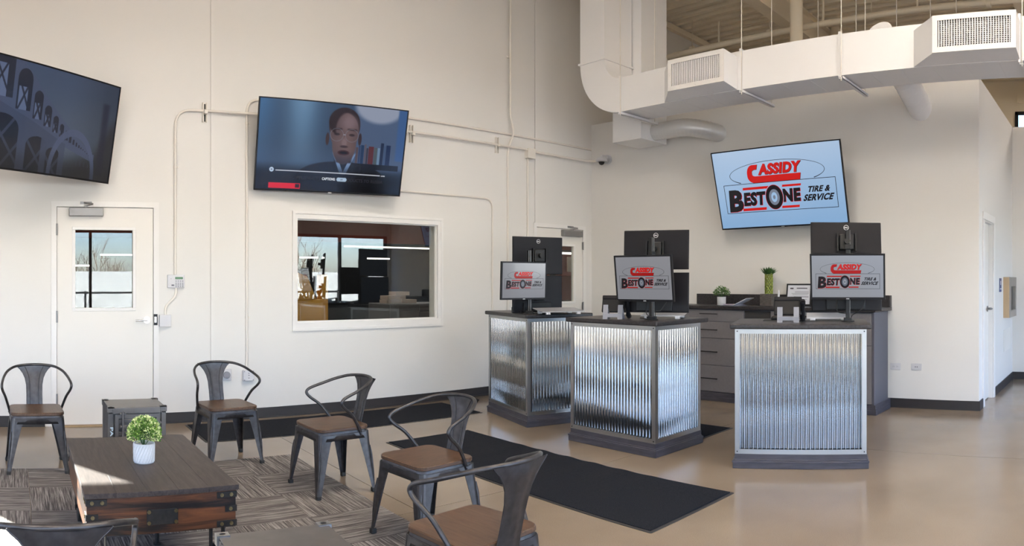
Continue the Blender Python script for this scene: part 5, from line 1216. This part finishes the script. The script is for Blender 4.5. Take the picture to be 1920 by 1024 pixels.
rd = thing('round_duct', 'white spiral round duct slanting down from the main duct into the wall', 'duct')
A_ = Vector((6.25, 2.18, 3.72)); B_ = Vector((7.30, 2.02, 3.145)); P_ = [A_.lerp(B_, i / 40) for i in range(41)]
MB().tube(P_, .130, 28).build('pipe', M['duct'], rd); sm_ = MB(); ax = (B_ - A_).normalized(); u_ = ax.orthogonal().normalized(); v_ = ax.cross(u_)
sm_.tube([A_.lerp(B_, i / 400) + (u_ * math.cos(i * .16) + v_ * math.sin(i * .16)) * .1305 for i in range(401)], .0022, 4, cap=False); sm_.build('spiral_seam', M['duct'], rd)
# sprinkler line and columns in the roof space
sp = thing('sprinkler_pipe', 'painted sprinkler main hung under the roof deck', 'pipe')
MB().cyl((8.78, 6.5, 4.86), (8.95, -2.9, 5.05), .042, 16).build('main', M['deck_tan'], sp)
for i, (y, z) in enumerate(((5.6, 4.87), (3.9, 4.9), (2.55, 4.93), (.5, 4.96))):
    MB().cyl((8.84, y, z), (8.84, y, z + .33), .016, 10).cyl((8.84, y, z + .33), (8.84, y, z + .37), .022, 10).build('sprinkler_head', M['deck_tan'], sp)
for y in (6.1, 4.75, 3.2, 1.6, .2): MB().cyl((8.86, y, 4.9), (8.86, y, ZC), .006, 8).cyl((8.86, y - .03, 4.93), (8.86, y + .03, 4.93), .05, 12).build('hanger_rod', M['deck_tan'], sp)
for i, (x, y, r_) in enumerate(((8.2, 4.0, .085), (10.4, 4.35, .10))):
    MB().cyl((x, y, WT + .02), (x, y, ZC + .1), r_, 20).build('roof_drain_pipe', M['deck_tan'], label=['thick painted vertical pipe crossing in front of the sprinkler main', 'second thick painted vertical pipe, cut off by the duct'][i], cat='pipe')
for i, (x, y) in enumerate(((8.0, 3.6), (7.9, 3.05), (8.1, 2.6), (8.2, 2.2), (8.3, 1.9))):
    MB().cyl((x, y, WT), (x, y, ZC), .006, 8).build('hanger_wire', M['pipe'], label='thin vertical hanger rod above the counter wall', cat='rod', group='hanger rods above the wall')
# far gable window and box
w5 = thing('window_5', kind='structure'); m_ = MB(); m_.box(13.97, 14.05, 1.66, 1.98, 4.42, 4.47).box(13.97, 14.05, 1.66, 1.98, 4.72, 4.78).box(13.97, 14.05, 1.66, 1.73, 4.42, 4.78).box(13.97, 14.05, 1.92, 1.98, 4.42, 4.78).build('window_frame', M['black'], w5)
MB().box(14.05, 14.06, 1.66, 1.98, 4.42, 4.78).build('pane', M['paneclear'], w5)
MB().bev(13.93, 14.0, 1.70, 1.93, 4.95, 5.17, .005).build('electrical_box', M['deck_tan'], label='square painted box high on the far gable wall', cat='box')

# ================================================================== CEILING LAMPS (above and behind the frame)
lampm = emis('lamp_diffuser', (1, .92, .83), 150)
for i, (x, y) in enumerate(((-1.8, .8), (2.6, 2.7), (1.0, -1.5), (4.4, .1), (11.6, -.8))):  # last lamp is an unseen addition that brightens the far gable
    t = thing('pendant_lamp', ['linear lamp hung over the window side of the room', 'linear lamp hung over the middle of the seating', 'linear lamp hung over the entrance side', 'linear lamp hung in front of the counters', 'added unseen lamp beyond the hall partition, brightening the gable wall'][i], 'lamp', (x, y, 4.95))
    MB().bev(-.6, .6, -.09, .09, .02, .09, .01).build('housing', M['whiteplastic'], t); MB().box(-.58, .58, -.08, .08, 0, .02).build('diffuser', lampm, t); MB().box(-.55, .55, -.07, .07, .09, .10).build('fill_uplight', lampm, t)  # top strip added to brighten the roof deck and upper walls
    for q in (-.5, .5): MB().cyl((q, 0, .09), (q, 0, ZC - 4.95), .003, 6).build('cord', M['pipe'], t)

# ================================================================== pieces that can be told apart become parts of their own
def islands(me):
    par = list(range(len(me.vertices)))
    def fd(a):
        while par[a] != a: par[a] = par[par[a]]; a = par[a]
        return a
    for e in me.edges:
        a, b = fd(e.vertices[0]), fd(e.vertices[1])
        if a != b: par[a] = b
    g = {}
    for v in me.vertices: g.setdefault(fd(v.index), []).append(v.index)
    return list(g.values())
def explode(o, newname, gap):
    me = o.data; gs = islands(me); bb = []
    for g in gs:
        c = np.array([me.vertices[i].co[:] for i in g]); bb.append([c.min(0) - gap, c.max(0) + gap, list(g)])
    ch_ = True
    while ch_:
        ch_ = False
        for i in range(len(bb)):
            for j in range(i + 1, len(bb)):
                if (bb[i][0] <= bb[j][1]).all() and (bb[j][0] <= bb[i][1]).all():
                    bb[i] = [np.minimum(bb[i][0], bb[j][0]), np.maximum(bb[i][1], bb[j][1]), bb[i][2] + bb[j][2]]; del bb[j]; ch_ = True; break
            if ch_: break
    if len(bb) < 2: return
    for b in bb:
        ix = {v: k for k, v in enumerate(b[2])}; mb_ = MB(); mb_.v = [tuple(me.vertices[i].co) for i in b[2]]
        for p_ in me.polygons:
            if p_.vertices[0] in ix: mb_.f.append(tuple(ix[v] for v in p_.vertices)); mb_.sm.append(p_.use_smooth)
        n_ = mb_.build(newname, me.materials[0], o.parent); n_.location = o.location; n_.rotation_euler = o.rotation_euler; n_.scale = o.scale
    bpy.data.objects.remove(o)
EX = {'screws': 'screw', 'mount_bracket': 'mount_bracket', 'clamp_collar': 'clamp_collar', 'foot': 'foot', 'bolt': 'bolt', 'end_board': 'end_board', 'side_board': 'side_board', 'frame_rail': 'frame_rail', 'hinge': 'hinge', 'slot': 'slot', 'label_plate': 'label_plate', 'socket_holes': 'socket_hole', 'seams': 'seam'}
for o in list(bpy.data.objects):
    if o.type == 'MESH' and EX.get(o.name.split('.')[0]): explode(o, EX[o.name.split('.')[0]], .0012)
